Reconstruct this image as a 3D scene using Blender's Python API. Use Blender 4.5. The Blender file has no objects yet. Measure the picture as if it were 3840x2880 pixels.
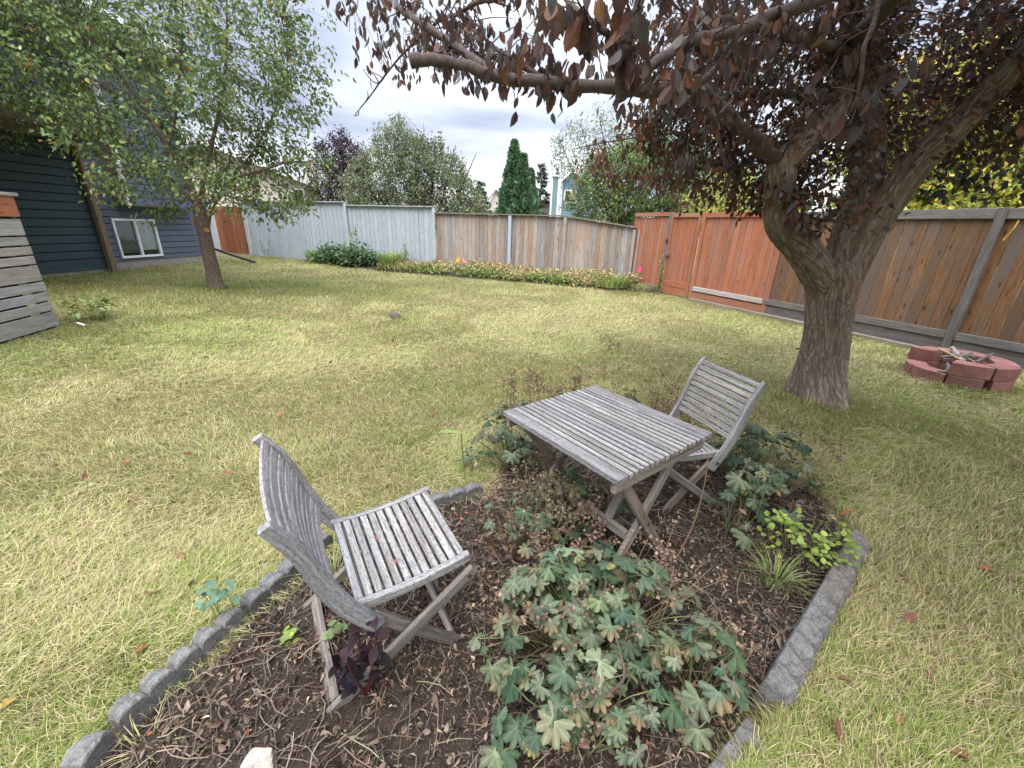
import bpy, bmesh, math, random
import numpy as np
from mathutils import Vector, Matrix

rad = math.radians
rng = np.random.default_rng(11)
random.seed(11)
scene = bpy.context.scene
col0 = scene.collection

# ------------------------------------------------------------------ camera
CAM_H, PITCH, ROLL = 1.55, rad(21.0), rad(2.0)
fw = Vector((0, math.cos(PITCH), -math.sin(PITCH)))
up0 = Vector((0, math.sin(PITCH), math.cos(PITCH)))
ri0 = Vector((1, 0, 0))
ri = math.cos(ROLL) * ri0 + math.sin(ROLL) * up0
up = -math.sin(ROLL) * ri0 + math.cos(ROLL) * up0
cam_d = bpy.data.cameras.new('camera')
cam_d.sensor_width = 36
cam_d.lens = 14.32
cam_d.clip_start = 0.02
cam_d.clip_end = 3000
cam = bpy.data.objects.new('camera', cam_d)
mw = Matrix((ri, up, -fw)).transposed().to_4x4()
mw.translation = Vector((0, 0, CAM_H))
cam.matrix_world = mw
col0.objects.link(cam)
scene.camera = cam

# ------------------------------------------------------------------ light, sky, exposure
SUN_EL, SUN_AZ = rad(62), rad(205)      # azimuth clockwise from +Y
EXPOSURE = 0.98
SKY_STRENGTH, CLOUD_STRENGTH, SUN_STRENGTH = 0.10, 1.0, 1.3
sd = bpy.data.lights.new('sun', 'SUN')
sd.energy = SUN_STRENGTH
sd.angle = rad(34)
sd.color = (1.0, 0.95, 0.87)
sun = bpy.data.objects.new('sun', sd)
to_sun = Vector((math.sin(SUN_AZ) * math.cos(SUN_EL), math.cos(SUN_AZ) * math.cos(SUN_EL), math.sin(SUN_EL)))
sun.rotation_euler = to_sun.to_track_quat('Z', 'Y').to_euler()
col0.objects.link(sun)

class NT:
    """tiny node helper"""
    def __init__(s, tree):
        s.t = tree
    def n(s, typ, props=None, **inp):
        nd = s.t.nodes.new(typ)
        for k, v in (props or {}).items():
            setattr(nd, k, v)
        for k, v in inp.items():
            key = int(k[1:]) if (k[0] == 'i' and k[1:].isdigit()) else k.replace('_', ' ')
            s.set(nd, key, v)
        return nd
    def set(s, nd, key, v):
        sock = nd.inputs[key]
        if hasattr(v, 'is_output'):
            s.t.links.new(v, sock)
        elif hasattr(v, 'outputs'):
            s.t.links.new(v.outputs[0], sock)
        else:
            if sock.type == 'RGBA' and len(v) == 3:
                v = (*v, 1)
            sock.default_value = v
    def math(s, op, a, b=0.5, c=None):
        nd = s.n('ShaderNodeMath', {'operation': op}, i0=a, i1=b)
        if c is not None:
            s.set(nd, 2, c)
        return nd.outputs[0]
    def mix(s, fac, a, b, mode='MIX'):
        nd = s.t.nodes.new('ShaderNodeMix')
        nd.data_type = 'RGBA'
        nd.blend_type = mode
        nd.clamp_result = False
        s.set(nd, 0, fac); s.set(nd, 6, a); s.set(nd, 7, b)
        return nd.outputs[2]
    def ramp(s, fac, stops):
        nd = s.t.nodes.new('ShaderNodeValToRGB')
        cr = nd.color_ramp
        while len(cr.elements) < len(stops):
            cr.elements.new(0.5)
        for e, (p, c) in zip(cr.elements, stops):
            e.position = p
            e.color = (*c, 1) if hasattr(c, '__len__') else (c, c, c, 1)
        s.set(nd, 0, fac)
        return nd.outputs[0]
    def noise(s, vec, scale=5.0, detail=4.0, rough=0.55, dist=0.0):
        nd = s.n('ShaderNodeTexNoise', Vector=vec, Scale=scale, Detail=detail, Roughness=rough, Distortion=dist)
        return nd.outputs[0]
    def vmul(s, vec, m):
        return s.n('ShaderNodeVectorMath', {'operation': 'MULTIPLY'}, i0=vec, i1=m).outputs[0]

w = bpy.data.worlds.new('World')
scene.world = w
w.use_nodes = True
nt = NT(w.node_tree)
w.node_tree.nodes.clear()
sky = nt.n('ShaderNodeTexSky', {'sky_type': 'NISHITA', 'sun_disc': False, 'sun_elevation': SUN_EL, 'sun_rotation': SUN_AZ})
tc = nt.n('ShaderNodeTexCoord')
sep = nt.n('ShaderNodeSeparateXYZ', i0=tc.outputs['Generated'])
zc = nt.math('MAXIMUM', sep.outputs[2], 0.0)
den = nt.math('ADD', zc, 0.16)
cx = nt.math('DIVIDE', sep.outputs[0], den)
cy = nt.math('DIVIDE', sep.outputs[1], den)
cv = nt.n('ShaderNodeCombineXYZ', i0=cx, i1=cy, i2=0.0)
cv2 = nt.vmul(cv.outputs[0], (0.62, 1.0, 1.0))
cn1 = nt.noise(cv2, 0.85, 7, 0.55, 0.35)
off = nt.n('ShaderNodeVectorMath', {'operation': 'ADD'}, i0=cv2, i1=(3.7, 1.3, 0.0)).outputs[0]
cn2 = nt.noise(off, 0.42, 4, 0.5, 0.2)
cs = nt.math('ADD', nt.math('MULTIPLY', cn1, 0.6), nt.math('MULTIPLY', cn2, 0.4))
ccol = nt.ramp(cs, [(0.38, (0.46, 0.52, 0.68)), (0.45, (0.72, 0.79, 0.98)), (0.50, (0.98, 1.04, 1.18)), (0.56, (1.38, 1.40, 1.44))])
# an overcast dome is brighter towards the zenith
grad = nt.ramp(zc, [(0.0, 0.16), (0.38, 0.165), (0.62, 0.48), (1.0, 1.0)])
ccol2 = nt.mix(1.0, ccol, nt.mix(1.0, grad, (3.2, 3.2, 3.2), 'MULTIPLY'), 'MULTIPLY')
bg1 = nt.n('ShaderNodeBackground', Color=sky.outputs[0], Strength=SKY_STRENGTH)
bg2 = nt.n('ShaderNodeBackground', Color=ccol2, Strength=CLOUD_STRENGTH)
mixs = nt.n('ShaderNodeMixShader', i0=0.88, i1=bg1.outputs[0], i2=bg2.outputs[0])
nt.n('ShaderNodeOutputWorld', Surface=mixs.outputs[0])

vs = scene.view_settings
vs.view_transform = 'Standard'
vs.look = 'None'
vs.gamma = 1.0
vs.use_curve_mapping = False
vs.exposure = EXPOSURE

# ------------------------------------------------------------------ object helpers
def tag(o, label=None, cat=None, group=None, kind=None):
    if label: o['label'] = label
    if cat: o['category'] = cat
    if group: o['group'] = group
    if kind: o['kind'] = kind
    return o

def empty(name, loc=(0, 0, 0), rz=0.0, label=None, cat=None, group=None):
    o = bpy.data.objects.new(name, None)
    o.empty_display_size = 0.1
    o.location = loc
    o.rotation_euler = (0, 0, rz)
    col0.objects.link(o)
    return tag(o, label, cat, group)

def copy_tree(o, parent=None):
    c = o.copy()
    col0.objects.link(c)
    if parent: c.parent = parent
    for ch in list(o.children):
        copy_tree(ch, c)
    return c

class MB:
    """collects verts / faces with a colour and a grain coordinate per vertex"""
    def __init__(s):
        s.v, s.c, s.g, s.li, s.lt, s.n = [], [], [], [], [], 0
    def add(s, verts, faces, col=(1, 1, 1), g=None):
        verts = np.asarray(verts, float).reshape(-1, 3)
        k = len(verts)
        s.v.append(verts)
        c = np.asarray(col, float)
        s.c.append(np.broadcast_to(c, (k, 3)) if c.ndim < 2 else c)
        s.g.append(verts if g is None else np.asarray(g, float))
        if isinstance(faces, np.ndarray):
            s.li.append((faces + s.n).ravel())
            s.lt.append(np.full(len(faces), faces.shape[1]))
        else:
            for f in faces:
                s.li.append(np.asarray(f) + s.n)
            s.lt.append(np.array([len(f) for f in faces]))
        s.n += k
    def inst(s, tv, tf, pos, X, Y, Z, sc, col, tc=None):
        """many copies of a template; tv (n,3), tf (m,k) array or list of arrays"""
        K, n = len(pos), len(tv)
        sc = np.asarray(sc, float)
        if sc.ndim == 1: sc = np.repeat(sc[:, None], 3, 1)
        P = (pos[:, None, :] + tv[None, :, 0:1] * (X * sc[:, 0:1])[:, None, :]
             + tv[None, :, 1:2] * (Y * sc[:, 1:2])[:, None, :] + tv[None, :, 2:3] * (Z * sc[:, 2:3])[:, None, :])
        C = np.repeat(col[:, None, :], n, 1)
        if tc is not None:
            C = C * tc[None, :, None] if tc.ndim == 1 else C * tc[None]
        base = (np.arange(K) * n)[:, None, None]
        first = True
        for fa in (tf if isinstance(tf, list) else [tf]):
            F = (fa[None] + base).reshape(-1, fa.shape[1])
            if first:
                s.add(P.reshape(-1, 3), F, C.reshape(-1, 3), np.tile(tv, (K, 1)))
                first = False
            else:
                s.li.append((F + s.n - K * n).ravel())
                s.lt.append(np.full(len(F), F.shape[1]))
    def build(s, name, mat, parent=None, smooth=False):
        me = bpy.data.meshes.new(name)
        V = np.concatenate(s.v); Cc = np.concatenate(s.c); G = np.concatenate(s.g)
        LI = np.concatenate(s.li).astype(np.int32); LT = np.concatenate(s.lt).astype(np.int32)
        me.vertices.add(len(V)); me.vertices.foreach_set('co', V.ravel().astype(np.float32))
        me.loops.add(len(LI)); me.loops.foreach_set('vertex_index', LI)
        me.polygons.add(len(LT))
        me.polygons.foreach_set('loop_start', (np.cumsum(LT) - LT).astype(np.int32))
        me.polygons.foreach_set('loop_total', LT)
        me.polygons.foreach_set('use_smooth', np.full(len(LT), bool(smooth)))
        a = me.attributes.new('Col', 'FLOAT_COLOR', 'POINT')
        a.data.foreach_set('color', np.c_[Cc, np.ones(len(Cc))].ravel().astype(np.float32))
        a = me.attributes.new('g', 'FLOAT_VECTOR', 'POINT')
        a.data.foreach_set('vector', G.ravel().astype(np.float32))
        me.update(calc_edges=True)
        me.validate()
        me.materials.append(mat)
        o = bpy.data.objects.new(name, me)
        col0.objects.link(o)
        if parent: o.parent = parent
        return o

def unit(a):
    a = np.asarray(a, float)
    return a / np.maximum(np.linalg.norm(a, axis=-1, keepdims=True), 1e-9)

_sg = np.array([[x, y, z] for x in (-1, 1) for y in (-1, 1) for z in (-1, 1)], float)
def _chamfer_faces():
    # vertex id = corner*3 + axis (the vertex keeps full extent on that axis)
    F = []
    def cid(x, y, z): return ((x > 0) * 4 + (y > 0) * 2 + (z > 0))
    for ax in range(3):
        o = [i for i in range(3) if i != ax]
        for s in (-1, 1):
            q = []
            for a, b in ((-1, -1), (1, -1), (1, 1), (-1, 1)):
                k = [0, 0, 0]; k[ax] = s; k[o[0]] = a; k[o[1]] = b
                q.append(cid(*k) * 3 + ax)
            flip = (s < 0) ^ (ax == 1)
            F.append(q[::-1] if flip else q)
    for ax in range(3):
        o = [i for i in range(3) if i != ax]
        for a in (-1, 1):
            for b in (-1, 1):
                k0 = [0, 0, 0]; k1 = [0, 0, 0]
                k0[ax] = -1; k1[ax] = 1
                for k in (k0, k1): k[o[0]] = a; k[o[1]] = b
                F.append([cid(*k0) * 3 + o[0], cid(*k1) * 3 + o[0], cid(*k1) * 3 + o[1], cid(*k0) * 3 + o[1]])
    for c in range(8):
        F.append([c * 3, c * 3 + 1, c * 3 + 2])
    return F
_CF = _chamfer_faces()
def _outward(F):
    L = np.repeat(_sg, 3, 0).copy()
    for i in range(24):
        for ax in range(3):
            if ax != i % 3: L[i, ax] *= 0.8
    out = []
    for f in F:
        p = L[f]; n = np.cross(p[1] - p[0], p[2] - p[0])
        out.append(f if n @ p.mean(0) > 0 else f[::-1])
    return out
_CF = _outward(_CF)

def box(mb, c, X, Y, Z, sx, sy, sz, ch=0.003, col=(1, 1, 1), grain=0, side_tone=None):
    """chamfered box: centre c, unit axes, full sizes; grain axis index becomes g.x"""
    h = np.array([sx, sy, sz]) / 2
    ch = min(ch, h.min() * 0.45)
    L = np.repeat(_sg * h, 3, 0)
    for i in range(24):
        for ax in range(3):
            if ax != i % 3:
                L[i, ax] -= np.sign(L[i, ax]) * ch
    A = np.array([X, Y, Z], float)
    P = np.asarray(c, float) + L @ A
    g = L[:, [grain] + [i for i in range(3) if i != grain]] + rng.uniform(-20, 20, 3)
    if side_tone is not None:      # darker tone on the long sides of a slat
        col = np.where((np.arange(24) % 3 == 1)[:, None], np.array(col) * side_tone, np.array(col))
    if np.linalg.det(A) < 0: mb.add(P, [f[::-1] for f in _CF], col, g)
    else: mb.add(P, _CF, col, g)

def board(mb, p0, p1, w, t, side, ch=0.003, col=(1, 1, 1), side_tone=None):
    """bar from p0 to p1, width w along `side`, thickness t along the third axis"""
    p0 = np.asarray(p0, float); p1 = np.asarray(p1, float)
    X = unit(p1 - p0); S = np.asarray(side, float)
    Y = unit(S - X * (S @ X)); Z = np.cross(X, Y)
    box(mb, (p0 + p1) / 2, X, Y, Z, np.linalg.norm(p1 - p0), w, t, ch, col, 0, side_tone)

def sweep(mb, pts, lat, w_lat, hs, col=(1, 1, 1), close=True):
    """rectangular section swept along pts, lateral unit vector lat, height hs (per point)"""
    pts = np.asarray(pts, float); n = len(pts)
    T = unit(np.gradient(pts, axis=0)); lat = np.asarray(lat, float)
    U = unit(np.cross(T, lat))
    hs = np.broadcast_to(np.asarray(hs, float), (n,))
    c = 0.003
    prof = []
    for sx, sy in ((-1, -1), (1, -1), (1, 1), (-1, 1)):
        for k in (0, 1):
            if (sx * sy > 0) == (k == 0): prof.append((sx, sy, 0, 1))
            else: prof.append((sx, sy, 1, 0))
    m = len(prof)
    V = np.zeros((n, m, 3)); G = np.zeros((n, m, 3))
    al = np.r_[0, np.cumsum(np.linalg.norm(np.diff(pts, axis=0), axis=1))]
    o = rng.uniform(-20, 20, 3)
    for j, (sx, sy, a, b) in enumerate(prof):
        x = sx * (w_lat / 2 - c * a); y = sy * (hs / 2 - c * b)
        V[:, j] = pts + lat * x + U * y[:, None]
        G[:, j] = np.c_[al, np.full(n, x), y] + o
    F = [[i * m + j, i * m + (j + 1) % m, (i + 1) * m + (j + 1) % m, (i + 1) * m + j] for i in range(n - 1) for j in range(m)]
    F += [list(range(m))[::-1], [(n - 1) * m + j for j in range(m)]]
    mb.add(V.reshape(-1, 3), F, col, G.reshape(-1, 3))

def resample(pts, n):
    """smooth (Catmull-Rom) resample; works on any column count"""
    P = np.asarray(pts, float)
    Q = np.vstack([2 * P[0] - P[1], P, 2 * P[-1] - P[-2]])
    t = np.linspace(0, len(P) - 1 - 1e-6, n); i = t.astype(int); u = (t - i)[:, None]
    p0, p1, p2, p3 = Q[i], Q[i + 1], Q[i + 2], Q[i + 3]
    return 0.5 * ((2 * p1) + (-p0 + p2) * u + (2 * p0 - 5 * p1 + 4 * p2 - p3) * u ** 2 + (-p0 + 3 * p1 - 3 * p2 + p3) * u ** 3)

def frames(P):
    T = unit(np.gradient(P, axis=0))
    N = np.zeros_like(T)
    a = np.array([0.13, 0.2, 1.0]); 
    if abs(T[0] @ unit(a)) > 0.9: a = np.array([1.0, 0.3, 0.0])
    N[0] = unit(np.cross(T[0], a))
    for i in range(1, len(P)):
        v = N[i - 1] - T[i] * (N[i - 1] @ T[i])
        N[i] = unit(v)
    return T, N, np.cross(T, N)

def tube(mb, P, r, sides=8, col=(1, 1, 1), bark=0.0, ridge=7, cap=True):
    """round tube, optional rugged bark relief"""
    P = np.asarray(P, float); n = len(P)
    r = np.broadcast_to(np.asarray(r, float), (n,))
    T, N, B = frames(P)
    a = np.linspace(0, 2 * np.pi, sides, endpoint=False)
    al = np.r_[0, np.cumsum(np.linalg.norm(np.diff(P, axis=0), axis=1))]
    R_ = np.repeat(r[:, None], sides, 1)
    if bark > 0:
        o = rng.uniform(0, 6, 8)
        A, L = a[None, :], al[:, None]
        tw = 0.5 * np.sin(L * 2.1 + o[0]) + 0.3 * np.sin(L * 5.3 + o[1])
        d = (0.55 * np.sin(ridge * A + tw * 2 + o[2]) + 0.5 * np.sin((2 * ridge + 1) * A - tw * 3 + o[3] + 3 * np.sin(L * 4 + o[4]))
             + 0.45 * np.sin((4 * ridge - 1) * A + 5 * np.sin(L * 7 + o[5]) + o[6]) * np.sin(L * 23 + 3 * A + o[7]) + 0.5 * np.sin(2 * A + L * 1.3))
        R_ = R_ * (1 + bark * d)
    V = P[:, None] + (np.cos(a)[None, :, None] * N[:, None] + np.sin(a)[None, :, None] * B[:, None]) * R_[:, :, None]
    rm = max(r.mean(), 1e-4)
    G = np.zeros((n, sides, 3)); o = rng.uniform(-9, 9, 3)
    G[:, :, 0] = al[:, None]; G[:, :, 1] = np.cos(a) * rm; G[:, :, 2] = np.sin(a) * rm
    i, j = np.meshgrid(np.arange(n - 1), np.arange(sides), indexing='ij')
    F = np.stack([i * sides + j, i * sides + (j + 1) % sides, (i + 1) * sides + (j + 1) % sides, (i + 1) * sides + j], -1).reshape(-1, 4)
    mb.add(V.reshape(-1, 3), F, col, (G + o).reshape(-1, 3))
    if cap:
        b = mb.n - n * sides
        mb.li.append(np.arange(sides)[::-1] + b); mb.li.append(np.arange(sides) + b + (n - 1) * sides)
        mb.lt.append(np.array([sides, sides]))

def vnoise(x, y, scale, seed, octs=3):
    """smooth 2-D value noise in 0..1"""
    out = 0; amp = 1; tot = 0
    for k in range(octs):
        r_ = np.random.default_rng(seed + k * 17).random((64, 64))
        X = x * scale * 2 ** k + 1000.3; Y = y * scale * 2 ** k + 1000.7
        xi = np.floor(X).astype(int); yi = np.floor(Y).astype(int)
        u = X - xi; v = Y - yi; u = u * u * (3 - 2 * u); v = v * v * (3 - 2 * v)
        a = r_[xi % 64, yi % 64]; b = r_[(xi + 1) % 64, yi % 64]; c = r_[xi % 64, (yi + 1) % 64]; d = r_[(xi + 1) % 64, (yi + 1) % 64]
        out = out + amp * ((a * (1 - u) + b * u) * (1 - v) + (c * (1 - u) + d * u) * v); tot += amp; amp *= 0.5
    return out / tot

def inpoly(x, y, poly):
    x = np.asarray(x); y = np.asarray(y); ins = np.zeros(x.shape, bool)
    n = len(poly)
    for i in range(n):
        x0, y0 = poly[i]; x1, y1 = poly[(i + 1) % n]
        c = ((y0 > y) != (y1 > y)) & (x < (x1 - x0) * (y - y0) / (y1 - y0 + 1e-12) + x0)
        ins ^= c
    return ins

# ------------------------------------------------------------------ materials
def material(name):
    m = bpy.data.materials.new(name)
    m.use_nodes = True
    m.node_tree.nodes.clear()
    return m, NT(m.node_tree)

def finish(m, t, color, rough=0.7, spec=0.3, bump=None, bstr=0.3, bdist=0.01, transl=None, metal=0.0):
    p = t.n('ShaderNodeBsdfPrincipled')
    t.set(p, 'Base Color', color); t.set(p, 'Roughness', rough); t.set(p, 'Specular IOR Level', spec); t.set(p, 'Metallic', metal)
    if bump is not None:
        b = t.n('ShaderNodeBump', Strength=bstr, Distance=bdist, Height=bump)
        t.set(p, 'Normal', b.outputs[0])
    out = p.outputs[0]
    if transl:
        tr = t.n('ShaderNodeBsdfTranslucent', Color=color)
        out = t.n('ShaderNodeMixShader', i0=transl, i1=out, i2=tr.outputs[0]).outputs[0]
    t.n('ShaderNodeOutputMaterial', Surface=out)
    return m

def attr(t, n):
    nd = t.n('ShaderNodeAttribute', {'attribute_name': n})
    return nd.outputs['Color'] if n == 'Col' else nd.outputs['Vector']

def wood_mat(name, dark, light, grain=55.0, spots=0.0, spotcol=(0.05, 0.05, 0.05), rough=0.85, bstr=0.5, big=None, bigcol=None, knots=0.0):
    m, t = material(name)
    g = attr(t, 'g'); c = attr(t, 'Col')
    gs = t.vmul(g, (3.0, grain, grain))
    n1 = t.noise(gs, 1.0, 6, 0.65, 0.4)
    n2 = t.noise(t.vmul(g, (9.0, grain * 4, grain * 4)), 1.0, 3, 0.6)
    f = t.math('ADD', t.math('MULTIPLY', n1, 0.65), t.math('MULTIPLY', n2, 0.35))
    colr = t.ramp(f, [(0.36, dark), (0.62, light)])
    if big:
        n4 = t.noise(t.vmul(g, (1.1, 5.0, 5.0)), big, 5, 0.65, 0.6)
        colr = t.mix(t.ramp(n4, [(0.42, 0.0), (0.62, 1.0)]), colr, bigcol)
    if spots:
        n3 = t.noise(t.vmul(g, (60.0, 170.0, 170.0)), 1.0, 3, 0.7)
        colr = t.mix(t.math('MULTIPLY', t.ramp(n3, [(0.50, 0.0), (0.60, 1.0)]), spots), colr, spotcol)
    if knots:
        vo = t.n('ShaderNodeTexVoronoi', {'feature': 'F1'}, Vector=t.vmul(g, (2.6, 9.0, 0.6)), Scale=1.0, Randomness=1.0)
        colr = t.mix(t.math('MULTIPLY', t.ramp(vo.outputs[0], [(0.07, 1.0), (0.16, 0.0)]), knots), colr, tuple(x * 0.45 for x in dark))
    colr = t.mix(1.0, colr, c, 'MULTIPLY')
    return finish(m, t, colr, rough, 0.2, f, bstr, 0.004)

def leaf_mat(name, transl=0.3, rough=0.5, spec=0.35, mott=0.25):
    m, t = material(name)
    c = attr(t, 'Col')
    geo = t.n('ShaderNodeNewGeometry')
    n = t.noise(geo.outputs['Position'], 70.0, 3, 0.6)
    k = t.math('ADD', t.math('MULTIPLY', n, 2 * mott), 1.0 - mott)
    cc = t.n('ShaderNodeCombineXYZ', i0=k, i1=k, i2=k)
    return finish(m, t, t.mix(1.0, c, cc.outputs[0], 'MULTIPLY'), rough, spec, None, transl=transl)

def rough_mat(name, c0, c1, scale, rough=0.9, bstr=0.5, bdist=0.01, spec=0.2, fine=8.0):
    m, t = material(name)
    geo = t.n('ShaderNodeTexCoord')
    n1 = t.noise(geo.outputs['Object'], scale, 8, 0.65)
    n2 = t.noise(geo.outputs['Object'], scale * fine, 3, 0.6)
    f = t.math('ADD', t.math('MULTIPLY', n1, 0.6), t.math('MULTIPLY', n2, 0.4))
    colr = t.mix(1.0, t.ramp(f, [(0.35, c0), (0.65, c1)]), attr(t, 'Col'), 'MULTIPLY')
    return finish(m, t, colr, rough, spec, f, bstr, bdist)

def plain(name, c, rough=0.5, spec=0.4, metal=0.0):
    m, t = material(name)
    g = t.n('ShaderNodeTexCoord')
    n = t.noise(g.outputs['Object'], 6.0, 5, 0.6)
    k = t.ramp(n, [(0.3, tuple(x * 0.86 for x in c)), (0.7, tuple(min(1, x * 1.08) for x in c))])
    return finish(m, t, t.mix(1.0, k, attr(t, 'Col'), 'MULTIPLY'), rough, spec, metal=metal)

def bark_mat(name, dark, light, ls, ws, bdist=0.02, bstr=0.9):
    m, t = material(name)
    g = attr(t, 'g')
    v = t.vmul(g, (ls, ws, ws))
    wob = t.noise(v, 0.8, 4, 0.6)
    v2 = t.n('ShaderNodeVectorMath', {'operation': 'ADD'}, i0=v, i1=t.vmul(t.n('ShaderNodeCombineXYZ', i0=wob, i1=wob, i2=wob).outputs[0], (4.0, 2.6, 2.6))).outputs[0]
    vo = t.n('ShaderNodeTexVoronoi', {'feature': 'DISTANCE_TO_EDGE'}, Vector=v2, Scale=1.0)
    n1 = t.noise(t.vmul(v, (2.2, 1.0, 1.0)), 2.2, 9, 0.75, 0.8)
    n2 = t.noise(g, 3.5, 4, 0.6)
    e = t.ramp(vo.outputs[0], [(0.0, 0.0), (0.16, 1.0)])
    n3 = t.noise(t.vmul(g, (5.0, 16.0, 16.0)), 1.0, 5, 0.7, 1.2)
    h = t.math('MULTIPLY', t.math('MULTIPLY', t.math('ADD', t.math('MULTIPLY', e, 0.62), 0.38), n1), t.math('ADD', t.math('MULTIPLY', n3, 1.1), 0.42))
    c = t.ramp(h, [(0.13, tuple(x * 0.4 for x in dark)), (0.30, dark), (0.66, light)])
    c = t.mix(t.math('MULTIPLY', n2, 0.55), c, tuple(0.5 * (a + b) * s for a, b, s in zip(dark, light, (1.0, 0.85, 0.7))))
    return finish(m, t, t.mix(1.0, c, attr(t, 'Col'), 'MULTIPLY'), 0.92, 0.15, h, bstr, bdist)

M = {}
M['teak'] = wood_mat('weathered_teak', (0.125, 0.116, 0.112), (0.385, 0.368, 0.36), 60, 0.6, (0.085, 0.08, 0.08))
M['teak_dark'] = wood_mat('dark_weathered_teak', (0.085, 0.070, 0.060), (0.245, 0.21, 0.185), 60, 0.4, (0.05, 0.045, 0.045))  # darker, browner tone of the weathered teak, for legs, bearers and rails
M['fence_grey'] = wood_mat('grey_painted_boards', (0.31, 0.35, 0.405), (0.45, 0.50, 0.56), 26, 0.2, (0.16, 0.17, 0.18), 0.75, 0.25, knots=0.7)
M['fence_bare'] = wood_mat('bare_cedar_boards', (0.17, 0.155, 0.15), (0.42, 0.38, 0.36), 40, 0.1, (0.08, 0.07, 0.06), 0.9, 0.5, 1.1, (0.30, 0.225, 0.175), knots=0.9)
M['fence_orange'] = wood_mat('orange_stained_boards', (0.26, 0.085, 0.042), (0.40, 0.150, 0.078), 30, 0.25, (0.12, 0.06, 0.045), 0.75, 0.35, 0.55, (0.33, 0.165, 0.115), knots=0.6)
M['fence_brown'] = wood_mat('worn_brown_boards', (0.108, 0.055, 0.026), (0.235, 0.122, 0.060), 34, 0.25, (0.06, 0.045, 0.03), 0.82, 0.4, 0.7, (0.135, 0.098, 0.078), knots=0.9)
M['rail_grey'] = wood_mat('grey_rails', (0.085, 0.076, 0.070), (0.195, 0.178, 0.168), 40, 0.2, (0.07, 0.07, 0.07))
M['timber'] = wood_mat('landscape_timber', (0.14, 0.115, 0.085), (0.30, 0.26, 0.20), 40, 0.2, (0.06, 0.05, 0.04))
M['gate_red'] = wood_mat('rusty_brown_boards', (0.15, 0.055, 0.025), (0.30, 0.12, 0.06), 26, 0.2, (0.06, 0.03, 0.02))
M['deck'] = wood_mat('deck_slats', (0.19, 0.17, 0.15), (0.37, 0.345, 0.31), 30, 0.2, (0.13, 0.11, 0.09))
M['post'] = wood_mat('brown_post', (0.11, 0.078, 0.05), (0.25, 0.185, 0.125), 24, 0.3, (0.07, 0.05, 0.03))
M['bark'] = bark_mat('rugged_bark', (0.17, 0.135, 0.112), (0.52, 0.435, 0.365), 5.0, 31.0, 0.03, 1.0)
M['bark_smooth'] = bark_mat('smooth_bark', (0.082, 0.066, 0.066), (0.135, 0.110, 0.108), 55.0, 20.0, 0.003, 0.5)
M['bark_young'] = bark_mat('young_bark', (0.105, 0.08, 0.068), (0.26, 0.205, 0.175), 9.0, 32.0, 0.012, 0.8)
M['leaf'] = leaf_mat('leaf_green', 0.35)
M['leaf_dark'] = leaf_mat('leaf_purple', 0.38, 0.5, 0.22, 0.35)
M['leaf_matt'] = leaf_mat('leaf_felted', 0.22, 0.75, 0.2, 0.3)
M['dry'] = leaf_mat('dry_litter', 0.12, 0.85, 0.12, 0.3)
M['grass'] = leaf_mat('grass_blades', 0.3, 0.65, 0.2, 0.15)
M['concrete'] = rough_mat('edging_concrete', (0.075, 0.071, 0.068), (0.225, 0.214, 0.205), 30, 0.92, 1.0, 0.012, 0.2, 5.0)
M['redblock'] = rough_mat('red_concrete', (0.17, 0.076, 0.066), (0.33, 0.165, 0.142), 7, 0.95, 0.9, 0.006, 0.15, 14.0)
M['rock'] = rough_mat('pale_rock', (0.30, 0.26, 0.22), (0.52, 0.47, 0.42), 12, 0.9, 0.5, 0.01)
M['soil'] = rough_mat('garden_soil', (0.018, 0.013, 0.010), (0.075, 0.055, 0.042), 22, 0.95, 1.0, 0.02)
M['foundation'] = rough_mat('parged_concrete', (0.20, 0.18, 0.155), (0.33, 0.30, 0.265), 5, 0.92, 0.4, 0.01)
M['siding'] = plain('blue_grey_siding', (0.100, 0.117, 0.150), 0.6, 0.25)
M['siding_shaded'] = plain('shaded_teal_siding', (0.045, 0.068, 0.080), 0.65, 0.2)  # house siding again, greener, with the shade under the balcony worked into its tone
M['trim'] = plain('white_trim', (0.72, 0.73, 0.74), 0.5, 0.3)
M['trim_brown'] = plain('taupe_soffit', (0.20, 0.165, 0.14), 0.7, 0.2)
M['blind'] = plain('white_blind', (0.80, 0.82, 0.78), 0.6, 0.2)
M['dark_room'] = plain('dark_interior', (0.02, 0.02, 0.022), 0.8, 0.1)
M['black'] = plain('black_plastic', (0.018, 0.019, 0.022), 0.4, 0.5)
M['metal'] = plain('dark_metal', (0.09, 0.085, 0.08), 0.5, 0.4, 0.7)
M['roof'] = rough_mat('grey_shingles', (0.22, 0.22, 0.24), (0.42, 0.42, 0.45), 3, 0.9, 0.4, 0.02)
M['beige'] = plain('beige_siding', (0.52, 0.47, 0.43), 0.7, 0.2)
M['blue'] = plain('blue_siding', (0.14, 0.235, 0.335), 0.65, 0.2)
M['teal'] = plain('teal_siding', (0.16, 0.24, 0.28), 0.65, 0.2)
M['pink'] = plain('pink_flag', (0.85, 0.10, 0.28), 0.6, 0.2)
M['palepink'] = plain('faded_pink_flag', (0.80, 0.36, 0.38), 0.6, 0.2)
M['yellow'] = plain('yellow_flag', (0.85, 0.50, 0.04), 0.6, 0.2)
M['red'] = plain('crabapple_skin', (0.30, 0.02, 0.03), 0.3, 0.5)

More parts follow.
